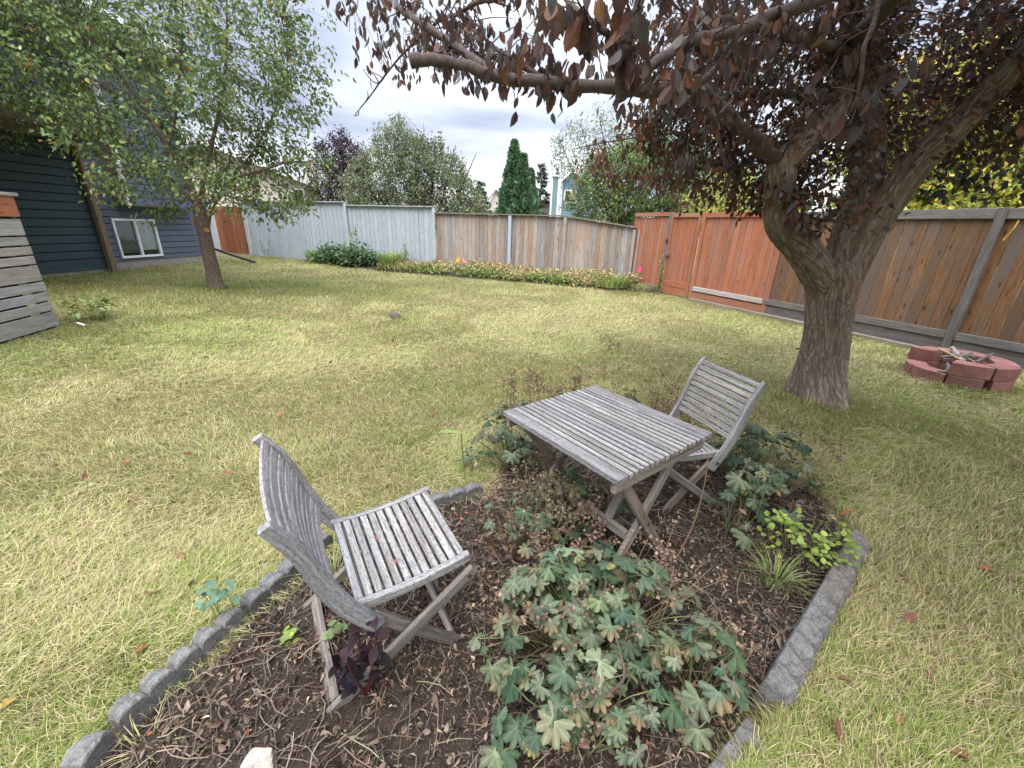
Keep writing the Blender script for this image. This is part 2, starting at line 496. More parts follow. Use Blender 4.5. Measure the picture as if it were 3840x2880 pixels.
def glass_mat():
    m, t = material('window_glass')
    g = t.n('ShaderNodeBsdfGlossy', Color=(0.9, 0.95, 1.0), Roughness=0.03)
    tr = t.n('ShaderNodeBsdfTransparent', Color=(0.93, 0.95, 0.95))
    mx = t.n('ShaderNodeMixShader', i0=0.09, i1=tr.outputs[0], i2=g.outputs[0])
    t.n('ShaderNodeOutputMaterial', Surface=mx.outputs[0])
    return m
M['glass'] = glass_mat()

def lawn_mat():
    m, t = material('lawn_thatch')
    geo = t.n('ShaderNodeNewGeometry')
    p = geo.outputs['Position']
    n1 = t.noise(p, 0.55, 5, 0.6)
    n2 = t.noise(p, 9.0, 6, 0.7)
    n3 = t.noise(t.vmul(p, (60, 160, 60)), 1.0, 3, 0.7)
    f = t.math('ADD', t.math('MULTIPLY', n1, 0.45), t.math('MULTIPLY', n2, 0.55))
    c = t.ramp(f, [(0.36, (0.10, 0.11, 0.035)), (0.5, (0.20, 0.175, 0.08)), (0.62, (0.30, 0.25, 0.13))])
    c = t.mix(t.math('MULTIPLY', t.ramp(n3, [(0.45, 0.0), (0.6, 1.0)]), 0.5), c, (0.075, 0.06, 0.03))
    return finish(m, t, c, 0.95, 0.1, t.math('ADD', n2, n3), 0.7, 0.02)
M['lawn'] = lawn_mat()

# ================================================================== SETTING: ground
BED = [(-1.22, 0.2), (-1.20, 0.78), (-1.06, 1.02), (-0.92, 1.44), (-0.62, 1.84), (-0.10, 2.14), (-0.02, 2.75), (0.45, 3.15),
       (1.15, 3.15), (1.75, 2.75), (1.98, 2.2), (1.86, 1.78), (1.36, 1.36), (0.92, 0.98), (0.66, 0.76), (0.5, 0.2)]
OA, OD = np.array([4.336, 10.409]), np.array([0.403, -0.915])      # right-hand fence line
BC, BD = np.array([3.40, 12.55]), np.array([-0.924, 0.382])        # back fence line
HC, HD = np.array([-11.6, 15.6]), np.array([-0.08, -0.997])        # house wall line

def ground_z(x, y):
    z = 0.03 * (vnoise(x, y, 0.5, 5) - 0.5) + 0.018 * (vnoise(x, y, 2.2, 9) - 0.5)
    return z

def make_ground():
    xs = np.r_[-900, -200, -60, -30, np.arange(-18, 12.01, 0.12), 25, 60, 200, 900]
    ys = np.r_[-900, -200, -40, -8, np.arange(-1, 24.01, 0.12), 40, 80, 250, 1500]
    X, Y = np.meshgrid(xs, ys)
    Z = ground_z(X, Y)
    ins = inpoly(X, Y, BED)
    Z = np.where(ins, Z - 0.09, Z)
    nx, ny = len(xs), len(ys)
    i, j = np.meshgrid(np.arange(ny - 1), np.arange(nx - 1), indexing='ij')
    F = np.stack([i * nx + j, i * nx + j + 1, (i + 1) * nx + j + 1, (i + 1) * nx + j], -1).reshape(-1, 4)
    mb = MB(); mb.add(np.stack([X, Y, Z], -1).reshape(-1, 3), F)
    o = mb.build('lawn', M['lawn'], smooth=True)
    tag(o, kind='structure')
make_ground()

def soil_z(x, y):
    return 0.012 + 0.05 * (vnoise(x, y, 3.0, 21, 4) - 0.5) + 0.035 * (vnoise(x, y, 17.0, 33, 3) - 0.5)

def make_soil():
    xs = np.arange(-1.4, 2.2, 0.022); ys = np.arange(0.1, 3.3, 0.022)
    X, Y = np.meshgrid(xs, ys)
    Z = soil_z(X, Y)
    nx, ny = len(xs), len(ys)
    i, j = np.meshgrid(np.arange(ny - 1), np.arange(nx - 1), indexing='ij')
    F = np.stack([i * nx + j, i * nx + j + 1, (i + 1) * nx + j + 1, (i + 1) * nx + j], -1).reshape(-1, 4)
    wob = 0.02 * (vnoise(X, Y, 8, 3) - 0.5)
    ins = inpoly((X + wob).ravel(), Y.ravel(), BED)
    keep = ins[F].all(1)
    mb = MB(); mb.add(np.stack([X, Y, Z], -1).reshape(-1, 3), F[keep])
    tag(mb.build('garden_soil', M['soil'], smooth=True), kind='structure')
make_soil()

def make_back_bed():
    # low mound of soil between lawn and back fence
    fr = [(-8.3, 17.05), (-6.0, 15.35), (-3.8, 14.05), (-1.9, 13.35), (-0.2, 12.75), (1.3, 12.1), (2.45, 11.7), (3.55, 11.3)]
    bk = [(-8.3, 17.3), (-6.0, 16.35), (-3.8, 15.44), (-1.9, 14.66), (-0.2, 13.95), (1.3, 13.33), (2.45, 12.86), (3.35, 12.42)]
    fr = resample(fr, 80); bk = resample(bk, 80)
    V = []
    for k, t_ in enumerate(np.linspace(0, 1, 14)):
        P = fr * (1 - t_) + bk * t_
        z = 0.20 * np.sqrt(max(0, t_)) + 0.05 * (vnoise(P[:, 0], P[:, 1], 3, 4) - 0.5)
        if k == 0: z = -0.04
        V.append(np.c_[P, np.broadcast_to(z, len(P))])
    V = np.array(V); n, m = V.shape[:2]
    i, j = np.meshgrid(np.arange(n - 1), np.arange(m - 1), indexing='ij')
    F = np.stack([i * m + j, i * m + j + 1, (i + 1) * m + j + 1, (i + 1) * m + j], -1).reshape(-1, 4)
    mb = MB(); mb.add(V.reshape(-1, 3), F)
    tag(mb.build('flower_bed_soil', M['soil'], smooth=True), kind='structure')
    return fr, bk
BED_FR, BED_BK = make_back_bed()

# ================================================================== fences
def tint(lo=0.82, hi=1.12, warm=0.04):
    k = rng.uniform(lo, hi); w_ = rng.normal(0, warm)
    return (k * (1 + w_), k, k * (1 - w_))

def boards(x0, x1, zb, zt, pitch, y, th=0.018, gap=0.004, lo=0.82, hi=1.12, warm=0.04):
    mb = MB()
    n = max(1, round((x1 - x0) / pitch)); p = (x1 - x0) / n
    for k in range(n):
        xc = x0 + (k + 0.5) * p
        b = zb(xc) if callable(zb) else zb
        t_ = zt(xc) if callable(zt) else zt
        jit = rng.normal(0, 0.0025)
        board(mb, (xc, y + jit, b), (xc + rng.normal(0, 0.002), y + jit, t_), p - gap - abs(rng.normal(0, 0.0015)), th, (1, 0, 0), 0.002, tint(lo, hi, warm))
    return mb

class Bars:
    """list of (p0, p1, width, side thickness, side); every bar is built as a part of its own"""
    def __init__(s, lst, lo=0.9, hi=1.08): s.lst, s.lo, s.hi = lst, lo, hi
    def build(s, name, mat, parent=None):
        o = None
        for a in s.lst:
            mb = MB(); board(mb, *a, ch=0.004, col=tint(s.lo, s.hi, 0.02)); o = mb.build(name, mat, parent)
        return o
bars = Bars

rzO = math.atan2(OD[1], OD[0]); rzB = math.atan2(BD[1], BD[0]); rzH = math.atan2(HD[1], HD[0])
def onO(t): return (*(OA + OD * t), 0.0)
def onB(t): return (*(BC + BD * t), 0.0)

# --- right-hand fence (camera side is local -y)
e = empty('orange_fence_panel', onO(-2.42), rzO, 'orange stained fence panel in the far corner, left of the latched gate', 'fence')
boards(-0.05, 1.42, 0.10, 1.93, 0.135, 0.03, lo=0.9, hi=1.08).build('boards', M['fence_orange'], e)
bars([((0.0, 0, 2.0), (1.38, 0, 2.0), 0.09, 0.05, (0, 0, 1))]).build('top_rail', M['fence_orange'], e)
bars([((0.0, 0.0, 0.08), (1.37, 0.0, 0.08), 0.2, 0.05, (0, 0, 1))], 0.6, 0.7).build('kickboard', M['timber'], e)

e = empty('fence_post', onO(-1.0), rzO, 'weathered gate post with a black latch between corner panel and gate', 'post')
bars([((0.0, 0.02, -0.05), (0.0, 0.02, 2.05), 0.09, 0.09, (1, 0, 0))]).build('post', M['rail_grey'], e)
b = MB(); box(b, (0.0, -0.035, 1.35), (1, 0, 0), (0, 1, 0), (0, 0, 1), 0.04, 0.025, 0.1, 0.004); box(b, (0.03, -0.05, 1.35), (1, 0, 0), (0, 1, 0), (0, 0, 1), 0.09, 0.015, 0.02, 0.003)
b.build('latch', M['black'], e)

e = empty('orange_gate', onO(-0.93), rzO, 'narrow orange stained gate with a small wooden handle', 'gate')
boards(-0.03, 0.90, 0.14, 1.95, 0.125, 0.03, lo=0.9, hi=1.1).build('boards', M['fence_orange'], e)
bars([((0.0, 0, 0.1), (0.0, 0, 2.02), 0.08, 0.04, (1, 0, 0)), ((0.88, 0, 0.06), (0.88, 0, 2.02), 0.08, 0.04, (1, 0, 0)),
      ((0.04, 0, 1.97), (0.84, 0, 1.97), 0.09, 0.04, (0, 0, 1)), ((0.04, 0, 0.31), (0.84, 0, 0.31), 0.14, 0.04, (0, 0, 1)), ((0.04, -0.01, 0.14), (0.84, -0.01, 0.14), 0.17, 0.03, (0, 0, 1))]).build('frame_board', M['fence_orange'], e)
bars([((-0.02, -0.05, 1.02), (0.10, -0.05, 1.02), 0.05, 0.06, (0, 0, 1))]).build('handle', M['rail_grey'], e)

e = empty('wide_orange_gate', onO(0.06), rzO, 'wide orange stained gate with faded bottom rail behind the big tree', 'gate')
boards(-0.01, 2.04, 0.20, 1.95, 0.142, 0.03, lo=0.88, hi=1.12).build('boards', M['fence_orange'], e)
bars([((0.03, 0, 0.03), (0.03, 0, 2.03), 0.09, 0.04, (1, 0, 0)), ((2.0, 0, 0.03), (2.0, 0, 2.03), 0.1, 0.04, (1, 0, 0)),
      ((0.075, 0, 1.97), (1.95, 0, 1.97), 0.11, 0.04, (0, 0, 1)), ((0.075, 0.0, 0.13), (1.95, 0.0, 0.13), 0.16, 0.035, (0, 0, 1))]).build('frame_board', M['fence_orange'], e)
bars([((0.075, -0.012, 0.29), (1.95, -0.012, 0.29), 0.10, 0.05, (0, 0, 1))], 1.25, 1.3).build('bottom_rail', M['fence_bare'], e)

e = empty('brown_fence', onO(2.1), rzO, 'long worn brown board fence with grey top rail behind tree and fire pit', 'fence')
boards(-0.05, 2.88, 0.28, 1.88, 0.145, 0.03, lo=0.84, hi=1.12, warm=0.05).build('boards', M['fence_brown'], e)
boards(2.884, 8.4, 0.28, 1.88, 0.145, 0.03, lo=0.76, hi=1.04, warm=0.05).build('boards', M['fence_brown'], e)
bars([((-0.04, 0, 1.93), (2.83, 0, 1.93), 0.13, 0.045, (0, 0, 1)), ((2.93, 0, 1.93), (5.6, 0, 1.93), 0.13, 0.045, (0, 0, 1)), ((5.72, 0, 1.93), (8.4, 0, 1.93), 0.13, 0.045, (0, 0, 1))]).build('top_rail', M['rail_grey'], e)
bars([((-0.04, -0.012, 0.30), (2.83, -0.012, 0.30), 0.11, 0.05, (0, 0, 1)), ((2.93, -0.012, 0.30), (5.6, -0.012, 0.30), 0.11, 0.05, (0, 0, 1)), ((5.72, -0.012, 0.3), (8.4, -0.012, 0.3), 0.11, 0.05, (0, 0, 1))]).build('bottom_rail', M['rail_grey'], e)
bars([((-0.04, 0.005, 0.145), (2.83, 0.005, 0.145), 0.19, 0.035, (0, 0, 1)), ((2.93, 0.005, 0.145), (5.6, 0.005, 0.145), 0.19, 0.035, (0, 0, 1)), ((5.72, 0.005, 0.145), (8.4, 0.005, 0.145), 0.19, 0.035, (0, 0, 1))], 0.85, 0.95).build('kickboard', M['rail_grey'], e)
for x in (2.88, 5.66):
    bars([((x, -0.012, 0.0), (x, -0.012, 2.0), 0.095, 0.09, (1, 0, 0))], 0.85, 0.95).build('post', M['rail_grey'], e)
# frayed yellow cord
mb = MB(); tube(mb, resample([(3.06, -0.035, 1.84), (3.05, -0.05, 1.75), (3.02, -0.045, 1.66), (3.0, -0.05, 1.60)], 10), 0.008, 5, (0.5, 0.33, 0.07))
o = mb.build('frayed_rope', M['dry']); o.location = onO(2.1); o.rotation_euler = (0, 0, rzO)
tag(o, 'short frayed yellow rope hanging from the brown fence top', 'rope')

mb = bars([((0.0, 0, 0.03), (5.2, 0, 0.03), 0.09, 0.10, (0, 0, 1))])
o = mb.build('landscape_timber', M['timber']); o.location = (*(OA + OD * 0.2 + np.array([-0.915, -0.403]) * 0.12), 0); o.rotation_euler = (0, 0, rzO)
tag(o, 'long half buried timber lying along the foot of the orange and brown fence', 'timber')

# --- back fence (camera side is local +y)
def ztop(x):
    return 1.64 + (1.90 - 1.64) * min(1, max(0, x / 2.1))
e = empty('bare_wood_fence', onB(0.0), rzB, 'unpainted weathered cedar fence along the back, sloping down to the orange corner', 'fence')
boards(0.05, 2.06, 0.02, ztop, 0.150, -0.03, lo=0.72, hi=1.18, warm=0.06).build('boards', M['fence_bare'], e)
boards(2.15, 3.88, 0.02, 1.90, 0.150, -0.03, lo=0.72, hi=1.18, warm=0.06).build('boards', M['fence_bare'], e)
boards(3.98, 6.74, 0.02, 1.90, 0.150, -0.03, lo=0.75, hi=1.25, warm=0.08).build('boards', M['fence_bare'], e)
mb = MB()
board(mb, (0.0, 0.0, 1.665), (2.1, 0.0, 1.927), 0.14, 0.035, (0, 1, 0), 0.004, (1.3, 1.25, 1.2))
board(mb, (2.1, 0.0, 1.932), (6.74, 0.0, 1.932), 0.14, 0.035, (0, 1, 0), 0.004, (1.3, 1.25, 1.2))
mb.build('cap', M['rail_grey'], e)
bars([((0.02, 0.03, 0), (0.02, 0.03, 1.6), 0.09, 0.09, (1, 0, 0))]).build('post', M['fence_bare'], e)
bars([((2.105, 0.03, 0), (2.105, 0.03, 1.91), 0.10, 0.06, (1, 0, 0))]).build('post', M['fence_bare'], e)
tag(bars([((3.93, 0.03, 0), (3.93, 0.03, 1.91), 0.10, 0.06, (1, 0, 0))], 1.0, 1.05).build('post', M['fence_grey'], e), 'pale grey painted post')
# pipe at the fence corner
mb = MB(); tube(mb, [(-0.12, 0.06, 0.0), (-0.12, 0.06, 1.6)], 0.035, 10, (0.8, 0.8, 0.8))
o = mb.build('fence_end_post', M['fence_grey']); o.location = onB(0.0); o.rotation_euler = (0, 0, rzB)
tag(o, 'slim pale grey post in the corner where bare wood fence meets orange panel', 'post')

e = empty('grey_painted_fence', onB(6.8), rzB, 'pale blue grey painted board fence stepping up towards the house', 'fence')
boards(0.06, 3.86, 0.02, 2.10, 0.205, -0.03, lo=0.93, hi=1.05, warm=0.012, gap=0.012).build('boards', M['fence_grey'], e)
boards(3.98, 9.55, 0.02, 2.20, 0.205, -0.03, lo=0.93, hi=1.05, warm=0.012, gap=0.012).build('boards', M['fence_grey'], e)
mb = MB()
board(mb, (-0.06, 0.0, 2.125), (3.86, 0.0, 2.125), 0.14, 0.04, (0, 1, 0), 0.004, (0.8, 0.75, 0.7))
board(mb, (3.86, 0.0, 2.235), (9.6, 0.0, 2.235), 0.14, 0.04, (0, 1, 0), 0.004, (0.8, 0.75, 0.7))
mb.build('cap', M['fence_grey'], e)
for x, h in ((0.0, 2.10), (3.92, 2.21), (9.6, 2.2)):
    bars([((x, 0.03, 0), (x, 0.03, h), 0.11, 0.06, (1, 0, 0))], 1.0, 1.05).build('post', M['fence_grey'], e)

e = empty('board_gate', onB(16.5), rzB, 'rusty brown vertical board gate between house and grey painted fence', 'gate')
boards(0.0, 1.9, 0.06, 2.0, 0.16, 0.0, lo=0.8, hi=1.2, warm=0.05).build('boards', M['gate_red'], e)
bars([((0.0, -0.03, 0.4), (1.9, -0.03, 0.4), 0.09, 0.035, (0, 0, 1)), ((0, -0.03, 1.7), (1.9, -0.03, 1.7), 0.09, 0.035, (0, 0, 1))]).build('rail', M['gate_red'], e)
b = MB(); box(b, (0.06, 0.02, 0.45), (1, 0, 0), (0, 1, 0), (0, 0, 1), 0.05, 0.02, 0.3, 0.004); b.build('hinge', M['black'], e)
e = empty('grey_side_fence', onB(18.45), rzB, 'short grey painted fence bay between rusty gate and house', 'fence')
boards(0.0, 2.2, 0.02, 2.35, 0.19, 0.0, lo=0.9, hi=1.03, warm=0.01).build('boards', M['fence_grey'], e)
bars([((0, 0, 2.37), (2.2, 0, 2.37), 0.12, 0.04, (0, 1, 0))]).build('cap', M['fence_grey'], e)

# ================================================================== house (local x along wall towards camera, y outward, z up)
def lap(mb, x0, x1, z0, z1, pitch, y, col=(1, 1, 1)):
    k = math.floor(z0 / pitch)
    z = k * pitch
    while z < z1 - 1e-4:
        a, b = max(z, z0), min(z + pitch, z1)
        if b - a > 0.004:
            tl = 0.011
            b2 = b - 0.022 if b - a > 0.1 else b
            V = [(x0, y - 0.02, a), (x0, y + tl, a), (x0, y + 0.004, b2), (x0, y - 0.02, b2), (x1, y - 0.02, a), (x1, y + tl, a), (x1, y + 0.004, b2), (x1, y - 0.02, b2)]
            cc = tint(0.93, 1.07, 0.01)
            mb.add(V, [(0, 1, 2, 3), (7, 6, 5, 4), (1, 5, 6, 2), (0, 4, 5, 1), (2, 6, 7, 3)], tuple(c1 * c2 for c1, c2 in zip(col, cc)))
        z += pitch
HX0, HZ = 0.0, 6.0
house = empty('blue_house', (*HC, 0), rzH, 'dark blue two storey house with a bay and basement window behind the young tree', 'house')
WX0, WX1, WZ0, WZ1 = 1.62, 3.0, 0.30, 1.42
mb = MB()
lap(mb, 0.0, WX0, 0.22, HZ, 0.185, 0.0)
lap(mb, WX1, 3.7, 0.22, HZ, 0.185, 0.0)
lap(mb, WX0, WX1, WZ1, HZ, 0.185, 0.0)
lap(mb, WX0, WX1, 0.22, WZ0, 0.185, 0.0)
box(mb, (4.9, -2.53, 3.1), (1, 0, 0), (0, 1, 0), (0, 0, 1), 9.8, 4.9, 5.8, 0.01)
lapend = [(0.0, -5.0, 0.22), (0.0, -0.02, 0.22), (0.0, -0.02, HZ), (0.0, -5.0, HZ)]
mb.build('wall', M['siding'], house)
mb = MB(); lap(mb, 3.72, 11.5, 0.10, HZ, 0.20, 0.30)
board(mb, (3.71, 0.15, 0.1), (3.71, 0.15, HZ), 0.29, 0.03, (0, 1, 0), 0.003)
mb.build('side_wall', M['siding_shaded'], house)
mb = MB(); box(mb, (1.85, -0.2, 0.08), (1, 0, 0), (0, 1, 0), (0, 0, 1), 3.7, 0.38, 0.30, 0.01); box(mb, (7.6, 0.06, 0.0), (1, 0, 0), (0, 1, 0), (0, 0, 1), 7.8, 0.44, 0.2, 0.01)
mb.build('foundation', M['foundation'], house)
# basement window
fr = MB(); c1 = (1, 1, 1)
xm = (WX0 + WX1) / 2
for a in [((WX0, 0.02, WZ0 + 0.03), (WX1, 0.02, WZ0 + 0.03)), ((WX0, 0.02, WZ1 - 0.03), (WX1, 0.02, WZ1 - 0.03))]:
    board(fr, *a, 0.06, 0.08, (0, 0, 1), 0.004)
for x in (WX0 + 0.03, WX1 - 0.03, xm):
    board(fr, (x, 0.018, WZ0 + 0.06), (x, 0.018, WZ1 - 0.06), 0.06, 0.07, (1, 0, 0), 0.004)
wn = fr.build('window', M['trim'], house)
mb = MB(); box(mb, (xm, -0.01, (WZ0 + WZ1) / 2), (1, 0, 0), (0, 1, 0), (0, 0, 1), WX1 - WX0 - 0.1, 0.006, WZ1 - WZ0 - 0.1, 0.001)
mb.build('pane', M['glass'], wn)
mb = MB()
for k in range(30):
    z = WZ1 - 0.08 - k * 0.034
    if z > 0.52: board(mb, (WX0 + 0.07, -0.035, z), (xm - 0.05, -0.035, z), 0.032, 0.003, (0, 0.55, 0.83), 0.001, (1, 1, 1))
    if z > 0.45: board(mb, (xm + 0.05, -0.035, z), (WX1 - 0.07, -0.035, z), 0.026, 0.003, (0, 0.8, 0.6), 0.001, (0.62, 0.62, 0.6))
mb.build('blind', M['blind'], wn)
mb = MB(); box(mb, (xm, -0.062, (WZ0 + WZ1) / 2), (1, 0, 0), (0, 1, 0), (0, 0, 1), WX1 - WX0, 0.01, WZ1 - WZ0, 0.001); mb.build('dark_interior', M['dark_room'], wn)
# cantilevered bay above the window
mb = MB(); lap(mb, 0.42, 2.66, 1.82, 5.4, 0.185, 0.45)
box(mb, (1.54, 0.218, 3.6), (1, 0, 0), (0, 1, 0), (0, 0, 1), 2.24, 0.42, 3.5, 0.01)
bay = mb.build('bay', M['siding'], house)
bars([((2.71, 0.44, 1.79), (2.71, 0.44, 5.4), 0.10, 0.10, (1, 0, 0)), ((0.37, 0.44, 1.79), (0.37, 0.44, 5.4), 0.10, 0.10, (1, 0, 0))]).build('corner_trim', M['trim'], bay)
mb = MB(); board(mb, (2.74, 0.19, 1.79), (2.74, 0.19, 5.4), 0.38, 0.04, (0, 1, 0)); board(mb, (0.43, 0.23, 1.80), (2.65, 0.23, 1.80), 0.44, 0.03, (0, 1, 0))
mb.build('soffit', M['trim_brown'], bay)
mb = MB(); board(mb, (-0.05, -0.03, 0.22), (-0.05, -0.03, HZ), 0.10, 0.08, (1, 0, 0)); mb.build('corner_trim', M['siding'], house)
# upper balcony over the dark wall, carried by the post
mb = MB(); box(mb, (7.3, 1.2, 3.35), (1, 0, 0), (0, 1, 0), (0, 0, 1), 7.4, 1.8, 0.22, 0.01); mb.build('balcony', M['trim_brown'], house)
mb = MB(); board(mb, (3.68, 0.40, -0.02), (3.68, 0.40, 3.24), 0.16, 0.14, (1, 0, 0), 0.015); mb.build('post', M['post'], house)
mb = MB(); board(mb, (2.7, 0.3, 2.45), (3.6, 0.42, 2.5), 0.06, 0.05, (0, 0, 1)); mb.build('brace', M['post'], house)
mb = MB(); box(mb, (5.0, -2.2, 6.1), (1, 0, 0), (0, 1, 0), (0, 0, 1), 11.0, 6.6, 0.25, 0.02)
P = [(-0.5, 1.1, 6.22), (10.5, 1.1, 6.22), (10.5, -5.5, 6.22), (-0.5, -5.5, 6.22), (2.0, -2.2, 8.0), (8.0, -2.2, 8.0)]
mb.add(P, [(0, 1, 5, 4), (1, 2, 5), (2, 3, 4, 5), (3, 0, 4)]); mb.build('roof', M['roof'], house)

mb = MB(); tube(mb, [(-11.55, 15.9, 0.62), (-11.2, 15.72, 0.46), (-9.64, 15.55, 0.04)], 0.05, 8)
tag(mb.build('drainpipe', M['black'], smooth=True), 'black downspout pipe slanting down onto the lawn beside the house corner', 'drainpipe')

# ---------------------------------------------------------------- raised deck skirt at the left edge
DA, DDv = np.array([-6.59, 5.73]), unit(np.array([0.24, -0.93]))
deck = empty('raised_deck', (*DA, 0), math.atan2(DDv[1], DDv[0]), 'grey slatted skirt of a raised deck at the left edge of the lawn', 'deck')
mb = MB(); z = 0.02
hts = [0.20, 0.115, 0.115, 0.115, 0.20, 0.10, 0.10, 0.10, 0.20, 0.085, 0.09, 0.075, 0.19]
k = 0
while z < 1.42 and k < 13:
    h = hts[k]; k += 1
    if z + h > 1.46: h = 1.46 - z
    board(mb, (0.0 + rng.normal(0, 0.006), 0, z + h / 2), (4.6, 0, z + h / 2 + rng.normal(0, 0.004)), h, 0.02, (0, 0, 1), 0.003, tint(0.85, 1.12, 0.03))
    z += h + 0.022
mb.build('slats', M['deck'], deck)
mb = MB(); board(mb, (0.0, 0.012, 1.60), (4.6, 0.012, 1.60), 0.26, 0.03, (0, 0, 1), 0.004); mb.build('rim_board', M['fence_orange'], deck)
mb = MB(); box(mb, (2.3, -2.4, 1.74), (1, 0, 0), (0, 1, 0), (0, 0, 1), 4.7, 4.9, 0.04, 0.004); mb.build('deck_floor', M['deck'], deck)
bars([((x, -0.06, 0), (x, -0.06, 1.7), 0.09, 0.09, (1, 0, 0)) for x in (0.05, 1.5, 3.0, 4.5)]).build('post', M['teak_dark'], deck)
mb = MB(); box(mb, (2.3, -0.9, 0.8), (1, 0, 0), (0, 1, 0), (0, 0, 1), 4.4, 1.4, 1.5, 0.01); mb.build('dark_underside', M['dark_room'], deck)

# ================================================================== furniture
def folding_chair(label, loc, rz, tilt=(0, 0)):
    c = empty('folding_chair', loc, rz, label, 'chair', 'folding garden chairs in the flower bed')
    c.rotation_euler = (tilt[0], tilt[1], rz)
    Y = (0, 1, 0)
    def dip(x): return 0.42 + 0.016 * (x / 0.2) ** 2 - 0.006 + 0.012 * (x / 0.2)
    xs = np.linspace(-0.20, 0.205, 12)
    for s in (-1, 1):
        mb = MB(); sweep(mb, [(x, s * 0.203, dip(x) - 0.016) for x in xs], Y, 0.024, 0.036, tint(0.9, 1.05, 0.02)); mb.build('seat_rail', M['teak'], c)
    mb = MB()
    for k in range(12):
        x = -0.178 + k * 0.0325
        zz = dip(x) - 0.006; sl = (dip(x + 0.01) - dip(x - 0.01)) / 0.02
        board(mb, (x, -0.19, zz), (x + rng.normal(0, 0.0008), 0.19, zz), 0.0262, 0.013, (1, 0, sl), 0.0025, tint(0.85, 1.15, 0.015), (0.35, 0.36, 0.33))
    mb.build('seat', M['teak'], c)
    mb = MB()
    for x in (-0.16, 0.17): board(mb, (x, -0.19, dip(x) - 0.03), (x, 0.19, dip(x) - 0.03), 0.03, 0.02, (1, 0, 0), 0.003)
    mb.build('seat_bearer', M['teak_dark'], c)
    st = resample([(-0.135, 0, 0.315), (-0.172, 0, 0.37), (-0.215, 0, 0.44), (-0.252, 0, 0.52), (-0.280, 0, 0.60), (-0.303, 0, 0.68), (-0.333, 0, 0.755), (-0.378, 0, 0.835)], 26)
    hh = np.interp(np.linspace(0, 1, 26), [0, 0.15, 0.5, 0.85, 1], [0.05, 0.052, 0.056, 0.046, 0.034])
    for s in (-1, 1):
        mb = MB(); sweep(mb, st + np.array([0, s * 0.232, 0]), Y, 0.026, hh, tint(0.9, 1.05, 0.03)); sd_ = mb.build('back_stile', M['teak'], c)
        mb = MB(); tube(mb, [(-0.165, s * 0.243, 0.358), (-0.165, s * 0.248, 0.358)], 0.009, 10); mb.build('bolt', M['metal'], sd_)
    al = np.r_[0, np.cumsum(np.linalg.norm(np.diff(st, axis=0), axis=1))]
    mb = MB()
    T = unit(np.gradient(st, axis=0))
    for k in range(10):
        s_ = al[-1] - 0.028 - k * 0.0372
        q = np.array([np.interp(s_, al, st[:, j]) for j in range(3)]); tt = np.array([np.interp(s_, al, T[:, j]) for j in range(3)])
        nn = np.array([tt[2], 0, -tt[0]])
        # slats bow slightly backwards in the middle
        ys = np.linspace(-0.22, 0.22, 7)
        pts = [q + np.array([0, y, 0]) - nn * (0.016 * (1 - (y / 0.22) ** 2)) + nn * 0.006 for y in ys]
        sweep(mb, pts, tt, 0.0292, 0.011, tint(0.88, 1.12, 0.012))
    mb.build('backrest', M['teak'], c)
    for s in (-1, 1):
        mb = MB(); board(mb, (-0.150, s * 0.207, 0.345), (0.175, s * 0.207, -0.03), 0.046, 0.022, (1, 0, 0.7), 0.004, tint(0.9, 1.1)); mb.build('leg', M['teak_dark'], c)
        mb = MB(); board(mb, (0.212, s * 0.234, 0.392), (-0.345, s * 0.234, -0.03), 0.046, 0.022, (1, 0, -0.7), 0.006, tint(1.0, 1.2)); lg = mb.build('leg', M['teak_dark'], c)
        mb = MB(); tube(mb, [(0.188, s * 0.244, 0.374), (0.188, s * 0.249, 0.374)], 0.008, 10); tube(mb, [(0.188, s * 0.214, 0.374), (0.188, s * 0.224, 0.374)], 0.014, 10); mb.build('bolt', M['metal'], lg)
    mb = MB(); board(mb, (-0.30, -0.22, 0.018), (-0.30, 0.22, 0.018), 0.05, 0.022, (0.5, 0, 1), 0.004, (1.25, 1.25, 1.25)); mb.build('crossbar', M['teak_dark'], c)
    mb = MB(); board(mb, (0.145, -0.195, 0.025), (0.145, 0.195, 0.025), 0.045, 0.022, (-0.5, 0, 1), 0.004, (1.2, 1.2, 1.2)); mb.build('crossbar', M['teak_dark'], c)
    return c
folding_chair('weathered grey folding chair facing the table, empty seat, nearest the camera', (-0.43, 1.245, 0.02), math.atan2(0.53, 0.848), (rad(3.5), 0))
folding_chair('weathered grey folding chair behind the table beside the big tree', (0.97, 2.23, -0.04), math.atan2(-0.303, -0.953), (0, 0))

